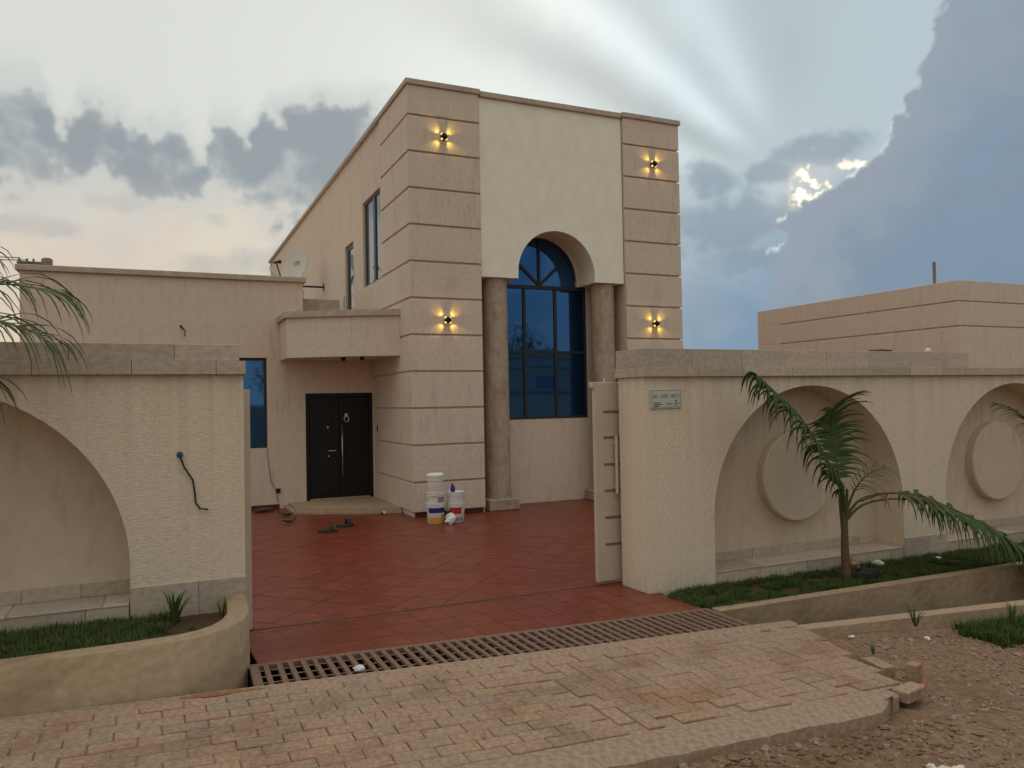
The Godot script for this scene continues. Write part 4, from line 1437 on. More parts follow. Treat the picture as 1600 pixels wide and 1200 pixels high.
	# reddish earth trodden onto the paving
	earth_stain(Vector2(0.35, -5.28), 0.22, 0.035, "narrow streak of red earth beside the planter kerb", 5)
	# kerb on the road side of the gutter
	var kerb := thing("gutter_kerb", "low sandy concrete kerb on the road side of the open gutter", "kerb")
	st = begin()
	var poly := PackedVector2Array([Vector2(5.0, -5.22), Vector2(7.85, -5.05), Vector2(16, -4.57), Vector2(16, -4.42), Vector2(7.86, -4.90), Vector2(5.04, -5.08)])
	var tops := []
	for p in poly:
		tops.append(Vector3(p.x, lerpf(-0.045, -0.13, (p.x - 5.0) / 2.85) if p.x < 8 else -0.13 - (p.x - 7.85) * 0.01, p.y))
	for i in [[0, 1, 4, 5], [1, 2, 3, 4]]:
		quad(st, tops[i[0]], tops[i[1]], tops[i[2]], tops[i[3]], Vector3.UP)
	for i in 6:
		var a: Vector3 = tops[i]
		var b: Vector3 = tops[(i + 1) % 6]
		quad(st, a, b, b - Vector3(0, 0.4, 0), a - Vector3(0, 0.4, 0), (a + b) / 2 - Vector3(10.0, 0, -4.8) if i == 2 or i == 5 else Vector3(0, 0, -1 if i < 2 else 1))
	part("kerb_wall", st, "kerb", kerb)
	# loose blocks at the broken corner of the paving
	var blocks := [[Vector3(4.83, -0.03, -4.20), 0.0, 1.35, 0.16, "pale loose paver lying flat at the broken edge of the paving"], [Vector3(4.93, 0.02, -3.98), 0.25, 0.0, 0.0, "loose paver standing on end at the broken corner of the paving"], [Vector3(4.58, -0.025, -3.74), 0.2, 0.0, 0.0, "loose paver lying lengthwise in front of the upright paver"]]
	for i in 3:
		var b: Array = blocks[i]
		st = begin()
		if i == 1:
			bevel_box(st, Vector3(-0.048, -0.15, -0.04), Vector3(0.048, -0.012, 0.04), 0.006)
		else:
			bevel_box(st, Vector3(-0.118, -0.075, -0.058), Vector3(0.118, 0.0, 0.058), 0.006)
		var tt := Transform3D(Basis(Vector3.UP, b[2] if i == 0 else b[1]), b[0])
		tag(part("loose_paver", st, ["paver_5", "paver_4", "paver_2"][i], null, tt), b[4], "paver", "loose pavers at the end of the paving")
	build_gravel()


func earth_stain(c: Vector2, rx: float, rz: float, label: String, s: int) -> void:
	var st := begin()
	var n := 28
	for i in n:
		var p := func(k: int) -> Vector3:
			var a := TAU * k / n
			var r := 1.0 + 0.45 * na.get_noise_2d(cos(a) * 1.3 + s * 9.0, sin(a) * 1.3)
			var x := c.x + cos(a) * rx * r
			return Vector3(x, road_y(x) + 0.0065, c.y + sin(a) * rz * r)
		tri(st, Vector3(c.x, road_y(c.x) + 0.011, c.y), p.call(i), p.call((i + 1) % n), Vector3.UP, 1)
	var m: StandardMaterial3D = M.get("earth_red")
	if m == null:
		m = mat("earth_red", Vector3(0.36, 0.175, 0.085), 1.0, T.dirt, Vector3(2.5, 2.5, 2.5), T.n_rough, 0.7)
	tag(part("earth_patch", st, m), label, "earth patch")


func rock_mesh(s: int) -> Mesh:
	var st := begin()
	var r := RandomNumberGenerator.new()
	r.seed = s
	var dirs := []
	var rad := {}
	var ico := SphereMesh.new()
	ico.radial_segments = 7
	ico.rings = 4
	ico.radius = 1.0
	ico.height = 2.0
	var arr := ico.get_mesh_arrays()
	var vs: PackedVector3Array = arr[Mesh.ARRAY_VERTEX]
	var ix: PackedInt32Array = arr[Mesh.ARRAY_INDEX]
	var bump := noise(s + 400, 0.9, 2)
	for i in range(0, ix.size(), 3):
		var t := []
		for k in 3:
			var v := vs[ix[i + k]]
			t.append(v * (1.0 + 0.55 * bump.get_noise_3dv(v * 1.3)))
		if (t[0] - t[1]).length() < 1e-4 or (t[1] - t[2]).length() < 1e-4 or (t[0] - t[2]).length() < 1e-4:
			continue
		tri(st, t[0], t[1], t[2], t[0] + t[1] + t[2])
	return committed(st)


func pebble(called: String, at: Vector3, size: Vector3, m: String, s: int, label: String, category: String, group := "") -> void:
	tag(part(called, rock_mesh(s), m, null, Transform3D(Basis(Vector3.UP, s * 0.7).scaled(Vector3.ONE) * Basis.from_scale(size), at)), label, category, group)


func scatter(called: String, mesh: Mesh, m: String, places: Array, label: String, category := "") -> MultiMeshInstance3D:
	var mm := MultiMesh.new()
	mm.transform_format = MultiMesh.TRANSFORM_3D
	mm.mesh = mesh
	mm.instance_count = places.size()
	for i in places.size():
		mm.set_instance_transform(i, places[i])
	var o := MultiMeshInstance3D.new()
	o.name = numbered(called)
	o.multimesh = mm
	o.material_override = M[m]
	add_child(o)
	tag(o, label, category, "", "stuff")
	return o


func build_clods() -> void:
	var r := RandomNumberGenerator.new()
	r.seed = 78
	var places := []
	for i in 900:
		var x := r.randf_range(0.8, 4.5)
		var z := -3.46 + absf(r.randfn()) * 0.16
		if nb.get_noise_2d(x * 3.0, z * 3.0) < -0.1:
			continue
		var s := r.randf_range(0.008, 0.026)
		places.append(Transform3D(Basis(Vector3.UP, r.randf() * TAU) * Basis.from_scale(Vector3(s * 1.3, s * r.randf_range(0.5, 0.9), s)), Vector3(x, dirt_y(x, z) + s * 0.15, z)))
	scatter("earth_clods", rock_mesh(310), "dirt", places, "crumbling earth clods along the edge of the paving")


func build_gravel() -> void:
	build_clods()
	var r := RandomNumberGenerator.new()
	r.seed = 77
	for v in 3:
		var places := []
		for i in [9000, 3000, 2600][v]:
			var x := r.randf_range(0.8, 7.5)
			var z := r.randf_range(-5.0, -2.4)
			var heap := nb.get_noise_2d(x * 1.5 + v * 20.0, z * 1.5) + 0.25
			if x < 4.75 and z < -3.52 or r.randf() > heap + 0.35:
				continue
			if z < -4.95 + (x - 5.0) * 0.06:
				continue
			var s: float = r.randf_range(0.003, 0.012) * [1.0, 1.2, 1.25][v]
			if r.randf() < 0.05:
				s *= 1.9
			places.append(Transform3D(Basis(Vector3.UP, r.randf() * TAU) * Basis(Vector3.RIGHT, r.randf_range(-0.5, 0.5)) * Basis.from_scale(Vector3(s * r.randf_range(1, 1.7), s * r.randf_range(0.5, 0.9), s)), Vector3(x, dirt_y(x, z) + s * 0.2, z)))
		scatter("gravel", rock_mesh(300 + v), ["rock_brown", "sand", "rock_grey"][v] if M.has("rock_grey") or v < 2 else "kerb", places, ["fine brown gravel strewn over the earth road", "sandy crumbs strewn over the earth road", "pale grey chippings strewn over the earth road"][v])


# ---------------------------------------------------------------- neighbours and the street beyond
func build_neighbours() -> void:
	var nx := 14.54
	var nz := -10.46
	var b := thing("neighbour_house", "low flat-roofed beige neighbour house with two grooves under its roofline", "house")
	var st := begin()
	var ys := [0.0, 3.27, 3.30, 3.765, 3.795, 4.2]
	var n := 0
	for k in [[0.0, 3.262], [3.292, 3.762], [3.792, 4.2]]:
		st = begin()
		bevel_box(st, Vector3(nx, k[0], -16.2), Vector3(26, k[1], nz), 0.008)
		piece("wall_band", n, committed(st), M.render, b)
		n += 1
	boxed("groove_back", Vector3(nx + 0.03, 0.0, -16.17), Vector3(25.9, 4.1, nz - 0.03), "render", b, 0.002)
	for k in [[3.258, 3.297], [3.757, 3.798]]:
		boxed("groove_end", Vector3(nx + 0.003, k[0], -16.19), Vector3(nx + 0.2, k[1], -15.36), "render", b, 0.001)
	st = begin()
	tube(st, [Vector3(14.9, 4.0, -11.25), Vector3(14.97, 4.72, -11.3)], [0.032], 8)
	tag(part("roof_pipe", st, "wood_grey"), "leaning grey pipe standing on the neighbour house roof", "pipe")
	# house and trees across the road: they show in the window panes
	var h := thing("house_across_the_road", "long pale house across the road, seen mirrored in the arched window", "house")
	st = begin()
	holed_wall(st, func(u: float, v: float, d: float) -> Vector3: return Vector3(u, v, 9.0 + d), Vector3.FORWARD, 14.5, 27.0, -0.3, 4.5, [[17.6, 18.7, 0.4, 3.1], [20.0, 21.2, 0.4, 3.1]], 0.15)
	quad(st, Vector3(14.5, -0.3, 9), Vector3(14.5, -0.3, 18), Vector3(14.5, 4.5, 18), Vector3(14.5, 4.5, 9), Vector3.LEFT)
	quad(st, Vector3(27, -0.3, 9), Vector3(27, -0.3, 18), Vector3(27, 4.5, 18), Vector3(27, 4.5, 9), Vector3.RIGHT)
	quad(st, Vector3(14.5, 4.5, 9), Vector3(27, 4.5, 9), Vector3(27, 4.5, 18), Vector3(14.5, 4.5, 18), Vector3.UP)
	quad(st, Vector3(14.5, -0.3, 18), Vector3(27, -0.3, 18), Vector3(27, 4.5, 18), Vector3(14.5, 4.5, 18), Vector3.BACK)
	part("wall", st, "far_wall", h)
	for y in [3.6, 4.1]:
		boxed("band", Vector3(14.5, y, 8.97), Vector3(27, y + 0.05, 8.998), "groove_dark", h, 0.002)
	for x in [[17.6, 18.7], [20.0, 21.2]]:
		boxed("window", Vector3(x[0], 0.4, 9.1), Vector3(x[1], 3.1, 9.14), "glass_grey", h, 0.002)
	var spots := [[Vector3(12.2, -0.3, 11.0), 2.3, 6.2], [Vector3(16.0, -0.3, 20.5), 3.0, 7.6], [Vector3(21.5, -0.3, 21.0), 3.2, 8.0], [Vector3(7.0, -0.3, 14.0), 2.0, 5.2], [Vector3(1.0, -0.3, 16.0), 2.2, 5.6]]
	var words := ["small dark tree at the end of the house across the road", "dark tree showing over the roof of the house across the road", "tallest dark tree behind the house across the road", "dark roadside tree opposite the gate, far side of the road", "spreading dark tree opposite the planter, far side of the road"]
	for i in spots.size():
		tree("tree", spots[i][0], spots[i][1], spots[i][2], 500 + i, words[i])
	tree("tree", Vector3(-2.7, 0.0, -9.4), 0.75, 2.35, 520, "dark leafy tree top just showing over the boundary wall")
	# utility pole far behind the low wing
	var pole := thing("utility_pole", "dark utility pole top with crossarm and transformer showing over the low wing roof", "utility pole", Vector3(-3.45, 0, -28.0))
	st = begin()
	tube(st, [Vector3(0, -0.5, 0), Vector3(0, 6.50, 0)], [0.13, 0.10], 10)
	part("pole", st, "wood_grey", pole)
	boxed("crossarm", Vector3(-0.5, 6.45, -0.06), Vector3(0.28, 6.53, 0.06), "wood_grey", pole, 0.005)
	st = begin()
	lathe(st, [Vector2(0, 0), Vector2(0.15, 0.02), Vector2(0.16, 0.4), Vector2(0.1, 0.44), Vector2(0, 0.45)], 14, Transform3D(Basis(), Vector3(0.30, 6.22, 0.0)))
	part("transformer", st, "wood_grey", pole)
	for x in [-0.42, -0.22, -0.05]:
		st = begin()
		lathe(st, [Vector2(0.02, 0), Vector2(0.05, 0.03), Vector2(0.025, 0.07), Vector2(0.05, 0.11), Vector2(0.025, 0.15), Vector2(0.045, 0.19), Vector2(0, 0.21)], 10, Transform3D(Basis(), Vector3(x, 6.40, 0.09)))
		part("insulator", st, "wood_grey", pole)
	var wires := ["upper overhead wire running off from the pole crossarm", "lower overhead wire sagging off from the pole crossarm"]
	for k in 2:
		st = begin()
		var pts := []
		var a := Vector3(-3.87 + 0.2 * k, 6.62 - 0.06 * k, -27.92)
		var e := Vector3(-30.0, 9.2 - 0.25 * k, -33.0)
		for i in 15:
			var t := i / 14.0
			pts.append(a.lerp(e, t) - Vector3(0, (1.6 + 0.5 * k) * 4.0 * t * (1.0 - t) * 0.35, 0))
		tube(st, pts, [0.014], 5)
		tag(part("overhead_wire", st, "cable"), wires[k], "wire", "overhead wires to the pole")


func leaf_card(wide: float, long: float) -> Mesh:
	var st := begin()
	var pts := [Vector3(0, 0, 0), Vector3(wide * 0.5, 0.012, long * 0.4), Vector3(0, -0.01, long), Vector3(-wide * 0.5, 0.012, long * 0.4)]
	tri(st, pts[0], pts[1], pts[2], Vector3.UP)
	tri(st, pts[0], pts[2], pts[3], Vector3.UP)
	return committed(st)


func tree(called: String, at: Vector3, radius: float, height: float, s: int, label: String) -> void:
	var r := RandomNumberGenerator.new()
	r.seed = s
	var o := thing(called, label, "tree", at, 0.0, "trees around the plot")
	var st := begin()
	tube(st, [Vector3(0, -0.2, 0), Vector3(0.05, height * 0.4, 0), Vector3(-0.05, height * 0.75, 0.05)], [radius * 0.09, radius * 0.06, radius * 0.03], 8)
	for i in 5:
		var a := TAU * i / 5.0 + r.randf()
		tube(st, [Vector3(0, height * 0.45, 0), Vector3(cos(a) * radius * 0.4, height * 0.65, sin(a) * radius * 0.4), Vector3(cos(a) * radius * 0.7, height * 0.8, sin(a) * radius * 0.7)], [radius * 0.04, radius * 0.03, 0.01], 6)
	part("trunk", st, "trunk", o)
	var mm := MultiMesh.new()
	mm.transform_format = MultiMesh.TRANSFORM_3D
	mm.mesh = leaf_card(0.11, 0.2)
	var clumps := []
	for i in 26:
		var d := Vector3(r.randfn(), r.randfn(), r.randfn()).normalized() * pow(r.randf(), 0.4)
		clumps.append(Vector3(d.x * radius, height * 0.68 + d.y * radius * 0.62, d.z * radius))
	mm.instance_count = 2600
	for i in mm.instance_count:
		var c: Vector3 = clumps[r.randi_range(0, 25)]
		var d := Vector3(r.randfn(), r.randfn(), r.randfn()) * radius * 0.17
		var b := Basis(Vector3.UP, r.randf() * TAU) * Basis(Vector3.RIGHT, r.randf_range(-1.2, 1.2))
		mm.set_instance_transform(i, Transform3D(b.scaled(Vector3.ONE * r.randf_range(0.6, 1.3)), c + d))
	var crown := MultiMeshInstance3D.new()
	crown.name = "crown"
	crown.multimesh = mm
	crown.material_override = M.tree_leaf
	crown.set_meta("kind", "stuff")
	o.add_child(crown)


# ---------------------------------------------------------------- palms, grass, weeds
func curve_at(pts: Array, t: float) -> Vector3:
	var f := clampf(t, 0, 1) * (pts.size() - 1)
	var i := mini(int(f), pts.size() - 2)
	var u := f - i
	var p0: Vector3 = pts[maxi(i - 1, 0)]
	var p1: Vector3 = pts[i]
	var p2: Vector3 = pts[i + 1]
	var p3: Vector3 = pts[mini(i + 2, pts.size() - 1)]
	return p1.cubic_interpolate(p2, p0, p3, u)


func frond(parent: Node3D, pts: Array, n: int, long: float, droop: float, face: Vector3, from: float, wide: float, m: String, s: int, fan := 0.5, tip := 0.35) -> void:
	var r := RandomNumberGenerator.new()
	r.seed = s
	var st := begin()
	for i in n:
		for sgn in [-1.0, 1.0]:
			var t := lerpf(from, 1.0, (i + r.randf_range(-0.25, 0.25)) / float(n - 1))
			var p := curve_at(pts, t)
			var tan := (curve_at(pts, t + 0.02) - curve_at(pts, t - 0.02)).normalized()
			var side := tan.cross(face).normalized()
			var k := (t - from) / (1.0 - from)
			var ln := long * lerpf(0.62, 1.0, smoothstep(0.0, 0.3, k)) * lerpf(1.0, tip, smoothstep(0.45, 1.0, k)) * r.randf_range(0.68, 1.12)
			var dir: Vector3 = (side * sgn + tan * (fan + 0.5 * k) + face * (0.18 if droop < 2.0 else 0.0) + Vector3(r.randfn(), r.randfn(), r.randfn()) * 0.11).normalized()
			var q := p
			var prev_l := Vector3.ZERO
			var prev_r := Vector3.ZERO
			var prev_c := Vector3.ZERO
			var seg := 6
			for j in seg + 1:
				var u := float(j) / seg
				var w := wide * (0.45 + 0.55 * sin(PI * minf(1.0, u * 1.6 + 0.15))) * (1.0 - pow(u, 3.0)) * r.randf_range(0.95, 1.05)
				var across := (tan - dir * tan.dot(dir)).normalized()
				var nrm := dir.cross(across).normalized()
				var l: Vector3 = q - across * w * 0.5 - nrm * w * 0.12 * sgn
				var rr: Vector3 = q + across * w * 0.5 - nrm * w * 0.12 * sgn
				if j > 0:
					quad(st, prev_l, prev_c, q, l, nrm * sgn, -1)
					quad(st, prev_c, prev_r, rr, q, nrm * sgn, -1)
				prev_l = l
				prev_r = rr
				prev_c = q
				q += dir * ln / seg
				dir = (dir + Vector3.DOWN * droop * (0.35 + u) * r.randf_range(0.75, 1.25) / seg * 2.2).normalized()
	var rp := []
	var rad := []
	for i in 17:
		var t := i / 16.0
		rp.append(curve_at(pts, t))
		rad.append(lerpf(0.016, 0.0035, t) * (1.25 if t < 0.1 else 1.0))
	if n < 17:
		tube(st, rp, rad, 6)
		part("dead_frond" if m == "leaf_3" else "frond", st, m, parent)
		return
	var leaf := part("frond", st, m, parent)
	st = begin()
	tube(st, rp, rad, 6)
	part("stalk", st, "petiole", leaf)


func build_plants() -> void:
	# young palm in the far planter
	var at := Vector3(6.62, -0.03, -6.12)
	var p := thing("young_palm", "young palm with three arching fronds growing before the first niche", "palm", at)
	var L := func(x: float, y: float, z: float) -> Vector3: return Vector3(x, y, z) - at
	var st := begin()
	var trunk_line := []
	var tr := []
	for i in 61:
		var t := i / 60.0
		trunk_line.append(L.call(6.62 - 0.014 * sin(t * 3.0), lerpf(-0.08, 0.68, t), -6.12 - 0.01 * t))
		tr.append(lerpf(0.056, 0.033, pow(t, 0.6)) + (0.004 if i % 6 == 0 else 0.0) + 0.0025 * na.get_noise_1d(i * 0.9))
	tube(st, trunk_line, tr, 12)
	part("trunk", st, "trunk", p)
	st = begin()
	for k in 5:
		var a := TAU * k / 5.0
		tube(st, [L.call(6.61 + 0.01 * cos(a), 0.5, -6.13 + 0.01 * sin(a)), L.call(6.61 + 0.03 * cos(a), 0.75, -6.13 + 0.03 * sin(a)), L.call(6.61 + 0.05 * cos(a), 0.95, -6.13 + 0.05 * sin(a))], [0.024, 0.018, 0.006], 6)
	part("leaf_sheath", st, "petiole", p)
	# frond that leans up over the wall top
	frond(p, [L.call(6.61, 0.66, -6.13), L.call(6.5, 0.92, -6.05), L.call(6.24, 1.31, -6.0), L.call(5.90, 1.74, -6.0), L.call(5.62, 1.98, -6.02), L.call(5.44, 2.14, -6.05)], 42, 0.56, 3.0, Vector3(0.45, 0.75, 0.5).normalized(), 0.18, 0.05, "leaf_0", 1, 0.25, 0.7)
	# broad upright frond seen flat
	frond(p, [L.call(6.61, 0.66, -6.13), L.call(6.64, 1.0, -6.2), L.call(6.66, 1.35, -6.28), L.call(6.64, 1.62, -6.3), L.call(6.57, 1.80, -6.2)], 34, 0.54, 0.85, Vector3(-0.05, 0.15, 1).normalized(), 0.30, 0.042, "leaf_1", 2, 0.12, 0.85)
	# frond that arches out over the planter kerb
	frond(p, [L.call(6.62, 0.64, -6.12), L.call(6.78, 0.82, -6.08), L.call(7.05, 0.89, -5.98), L.call(7.42, 0.85, -5.85), L.call(7.85, 0.66, -5.72), L.call(8.25, 0.46, -5.62), L.call(8.62, 0.20, -5.5), L.call(8.86, -0.02, -5.42)], 46, 0.60, 2.7, Vector3(0.15, 0.85, 0.4).normalized(), 0.36, 0.055, "leaf_1", 3, 0.35, 0.8)
	frond(p, [L.call(6.63, 0.62, -6.12), L.call(6.80, 0.77, -6.06), L.call(7.06, 0.83, -5.95), L.call(7.40, 0.80, -5.84), L.call(7.62, 0.72, -5.75)], 8, 0.45, 2.2, Vector3(0.1, 0.95, 0.2).normalized(), 0.8, 0.055, "leaf_2", 4, 0.2, 0.8)
	frond(p, [L.call(6.80, 0.825, -6.07), L.call(7.05, 0.888, -5.98), L.call(7.30, 0.87, -5.89)], 3, 0.42, 3.0, Vector3(0.1, 0.95, 0.2).normalized(), 0.35, 0.035, "leaf_3", 15, 0.15, 0.9)
	frond(p, [L.call(7.42, 0.855, -5.85), L.call(7.85, 0.665, -5.72), L.call(8.25, 0.465, -5.62)], 5, 0.5, 2.6, Vector3(0.1, 0.95, 0.2).normalized(), 0.05, 0.03, "leaf_3", 16, 0.3, 0.9)
	frond(p, [L.call(6.61, 0.66, -6.12), L.call(6.66, 0.95, -6.02), L.call(6.8, 1.12, -5.95), L.call(7.0, 1.16, -5.92)], 12, 0.34, 1.6, Vector3(0.2, 0.8, 0.5).normalized(), 0.3, 0.012, "leaf_2", 5, 0.6, 0.6)
	frond(p, [L.call(6.61, 0.66, -6.12), L.call(6.52, 0.9, -6.04), L.call(6.42, 1.05, -5.98), L.call(6.3, 1.1, -5.95)], 12, 0.30, 1.8, Vector3(-0.2, 0.8, 0.5).normalized(), 0.3, 0.014, "leaf_0", 6, 0.4, 0.6)
	# palm whose frond reaches in beside the second niche
	at = Vector3(10.1, -0.05, -6.05)
	p = thing("young_palm", "palm before the second niche, only one dark frond reaching in", "palm", at)
	st = begin()
	tube(st, [Vector3(0, -0.05, 0), Vector3(0.01, 0.4, 0), Vector3(0, 0.75, 0)], [0.055, 0.044, 0.036], 10)
	part("trunk", st, "trunk", p)
	frond(p, [Vector3(0, 0.7, 0), Vector3(-0.12, 1.15, 0.0), Vector3(-0.38, 1.55, -0.02), Vector3(-0.72, 1.78, -0.04), Vector3(-0.98, 1.86, -0.06)], 26, 0.34, 1.5, Vector3(0.3, 0.9, 0.3).normalized(), 0.3, 0.022, "leaf_0", 7)
	frond(p, [Vector3(0, 0.7, 0), Vector3(0.15, 1.2, 0.1), Vector3(0.5, 1.5, 0.1), Vector3(1.0, 1.4, 0.1)], 26, 0.45, 1.2, Vector3(-0.2, 0.9, 0.3).normalized(), 0.3, 0.03, "leaf_1", 8)
	# palm at the near planter: fronds hang in from outside the frame
	at = Vector3(-2.0, 0.33, -6.0)
	p = thing("tall_palm", "palm before the near niche, thin fronds arching over the wall coping", "palm", at)
	st = begin()
	tube(st, [Vector3(0, -0.1, 0), Vector3(0.03, 0.8, 0), Vector3(0.0, 1.5, 0)], [0.08, 0.065, 0.05], 10)
	part("trunk", st, "trunk", p)
	frond(p, [Vector3(0, 1.5, 0), Vector3(0.25, 2.05, -0.02), Vector3(0.62, 2.34, -0.04), Vector3(1.02, 2.45, -0.05), Vector3(1.32, 2.42, -0.05)], 20, 0.72, 1.5, Vector3(-0.15, 0.95, 0.2).normalized(), 0.35, 0.024, "leaf_2", 9, 0.6, 0.8)
	frond(p, [Vector3(0, 1.5, 0), Vector3(0.35, 1.95, 0.05), Vector3(0.72, 2.16, 0.06), Vector3(1.05, 2.2, 0.05), Vector3(1.3, 2.1, 0.05)], 18, 0.68, 1.6, Vector3(-0.1, 0.95, 0.25).normalized(), 0.35, 0.024, "leaf_2", 10, 0.6, 0.8)
	frond(p, [Vector3(0, 1.5, 0), Vector3(0.3, 1.75, 0.15), Vector3(0.65, 1.88, 0.18), Vector3(0.95, 1.82, 0.18)], 16, 0.6, 1.7, Vector3(-0.1, 0.95, 0.25).normalized(), 0.3, 0.024, "leaf_1", 11, 0.6, 0.8)
	frond(p, [Vector3(0, 1.5, 0), Vector3(-0.35, 2.0, 0.0), Vector3(-0.9, 2.2, 0.0), Vector3(-1.4, 1.9, 0.0)], 22, 0.55, 1.2, Vector3(0.1, 0.95, 0.2).normalized(), 0.3, 0.02, "leaf_1", 12)
	frond(p, [Vector3(0, 1.5, 0), Vector3(0.1, 2.2, 0.1), Vector3(0.55, 2.62, 0.05), Vector3(0.95, 2.66, 0.0)], 16, 0.5, 1.4, Vector3(-0.3, 0.9, 0.2).normalized(), 0.4, 0.02, "leaf_2", 13, 0.6, 0.8)
	# grass
	var r := RandomNumberGenerator.new()
	r.seed = 31
	st = begin()
	for k in 9:
		var a := TAU * k / 9.0 + r.randf()
		var base := Vector3(cos(a), 0, sin(a)) * r.randf_range(0.0, 0.025)
		var lean := Vector3(cos(a), 0, sin(a)) * r.randf_range(0.01, 0.05)
		var hgt := r.randf_range(0.035, 0.085)
		var w := Vector3(-sin(a), 0, cos(a)) * 0.0035
		var mid := base + lean * 0.4 + Vector3.UP * hgt * 0.6
		var tp := base + lean + Vector3.UP * hgt
		quad(st, base - w, base + w, mid + w * 0.7, mid - w * 0.7, Vector3(cos(a), 0.3, sin(a)))
		tri(st, mid - w * 0.7, mid + w * 0.7, tp, Vector3(cos(a), 0.3, sin(a)))
	var tuft := committed(st)
	var near := []
	for i in 5200:
		var x := r.randf_range(-2.6, 0.22)
		var z := r.randf_range(-6.53, -5.53)
		var thick := smoothstep(0.15, -0.25, x + 0.25 * nb.get_noise_2d(x * 3, z * 3))
		if r.randf() > thick:
			continue
		near.append(Transform3D(Basis(Vector3.UP, r.randf() * TAU).scaled(Vector3.ONE * r.randf_range(0.6, 1.25)), Vector3(x, 0.345 + 0.03 * (z + 6.55), z)))
	scatter("grass", tuft, "grass_0", near.slice(0, near.size() * 3 / 4), "short dark grass filling the planter that curves in to the gate")
	scatter("dry_grass", tuft, "grass_dry", near.slice(near.size() * 3 / 4), "pale dry blades among the grass of the planter that curves in")
	var far := []
	for i in 11000:
		var x := r.randf_range(4.5, 12.0)
		var z := r.randf_range(-6.53, -5.80)
		if x < 4.66 and z > -6.0 + (x - 4.5) or nb.get_noise_2d(x * 2.2, z * 3.0) + 0.6 * na.get_noise_2d(x * 0.8, z) < -0.22:
			continue
		far.append(Transform3D(Basis(Vector3.UP, r.randf() * TAU).scaled(Vector3.ONE * r.randf_range(0.5, 1.15)), Vector3(x, -0.02, z)))
	scatter("dry_grass", tuft, "grass_dry", far.slice(far.size() * 4 / 5), "pale dry blades among the grass under the young palm")
	scatter("grass", tuft, "grass_0", far.slice(0, far.size() * 4 / 5), "short dark grass filling the straight planter under the young palm")
	var verge := []
	for i in 9000:
		var x := r.randf_range(5.6, 10.0)
		var z := r.randf_range(-5.0, -3.4)
		var edge := (x - 6.55) * 1.0 + (0.25 - absf(z + 4.5)) * 0.9 + 0.5 * nb.get_noise_2d(x * 2.0, z * 2.0)
		if edge < 0.0 or z < -4.95 + (x - 5.0) * 0.06 + 0.02 or z > -3.95 + 0.2 * na.get_noise_2d(x * 3.0, 1.0):
			continue
		var sc := r.randf_range(0.7, 1.7)
		verge.append(Transform3D(Basis(Vector3.UP, r.randf() * TAU).scaled(Vector3.ONE * sc), Vector3(x, dirt_y(x, z), z)))
	scatter("grass", tuft, "grass_0", verge, "rough dark grass patch on the verge beside the gutter kerb")
	# single weeds
	var ws := [[Vector3(0.09, 0.34, -6.3), 0.30, 34, "tall grass tuft growing against the wall plinth in the near planter"], [Vector3(0.42, 0.35, -6.35), 0.18, 12, "thin grass sprig beside the tall tuft, at the pier foot"], [Vector3(6.05, -0.10, -4.85), 0.22, 26, "leafy weed growing against the gutter kerb"], [Vector3(5.18, -0.13, -4.55), 0.10, 14, "small weed at the side of the paving ramp"], [Vector3(1.61, 0.092, -4.02), 0.045, 9, "tiny weed between pavers nearest the road edge"], [Vector3(1.70, 0.089, -4.95), 0.04, 8, "tiny weed between pavers just below the drain grate"], [Vector3(1.13, 0.11, -4.55), 0.035, 7, "tiny weed in the middle of the paving"], [Vector3(6.9, -0.1, -4.55), 0.2, 22, "leafy weed in the middle of the verge grass"]]
	for i in ws.size():
		weed(ws[i][0], ws[i][1], ws[i][2], 60 + i, ws[i][3])


func weed(at: Vector3, h: float, n: int, s: int, label: String) -> void:
	var r := RandomNumberGenerator.new()
	r.seed = s
	var o := thing("weed", label, "weed", at, 0.0, "weeds along the street")
	var st := begin()
	for k in n:
		var a := r.randf() * TAU
		var d := Vector3(cos(a), 0, sin(a))
		var lean := r.randf_range(0.1, 0.6) * h
		var hh := h * r.randf_range(0.5, 1.0)
		var w := Vector3(-sin(a), 0, cos(a)) * h * 0.02
		var p := [d * 0.01, d * (0.01 + lean * 0.25) + Vector3.UP * hh * 0.5, d * (0.01 + lean * 0.6) + Vector3.UP * hh * 0.85, d * (0.01 + lean) + Vector3.UP * hh]
		for j in 3:
			var w0: Vector3 = w * [1.0, 1.1, 0.8][j]
			var w1: Vector3 = w * [1.1, 0.8, 0.05][j]
			quad(st, p[j] - w0, p[j] + w0, p[j + 1] + w1, p[j + 1] - w1, d + Vector3.UP)
	part("blades", st, "grass_%d" % (s % 2), o)


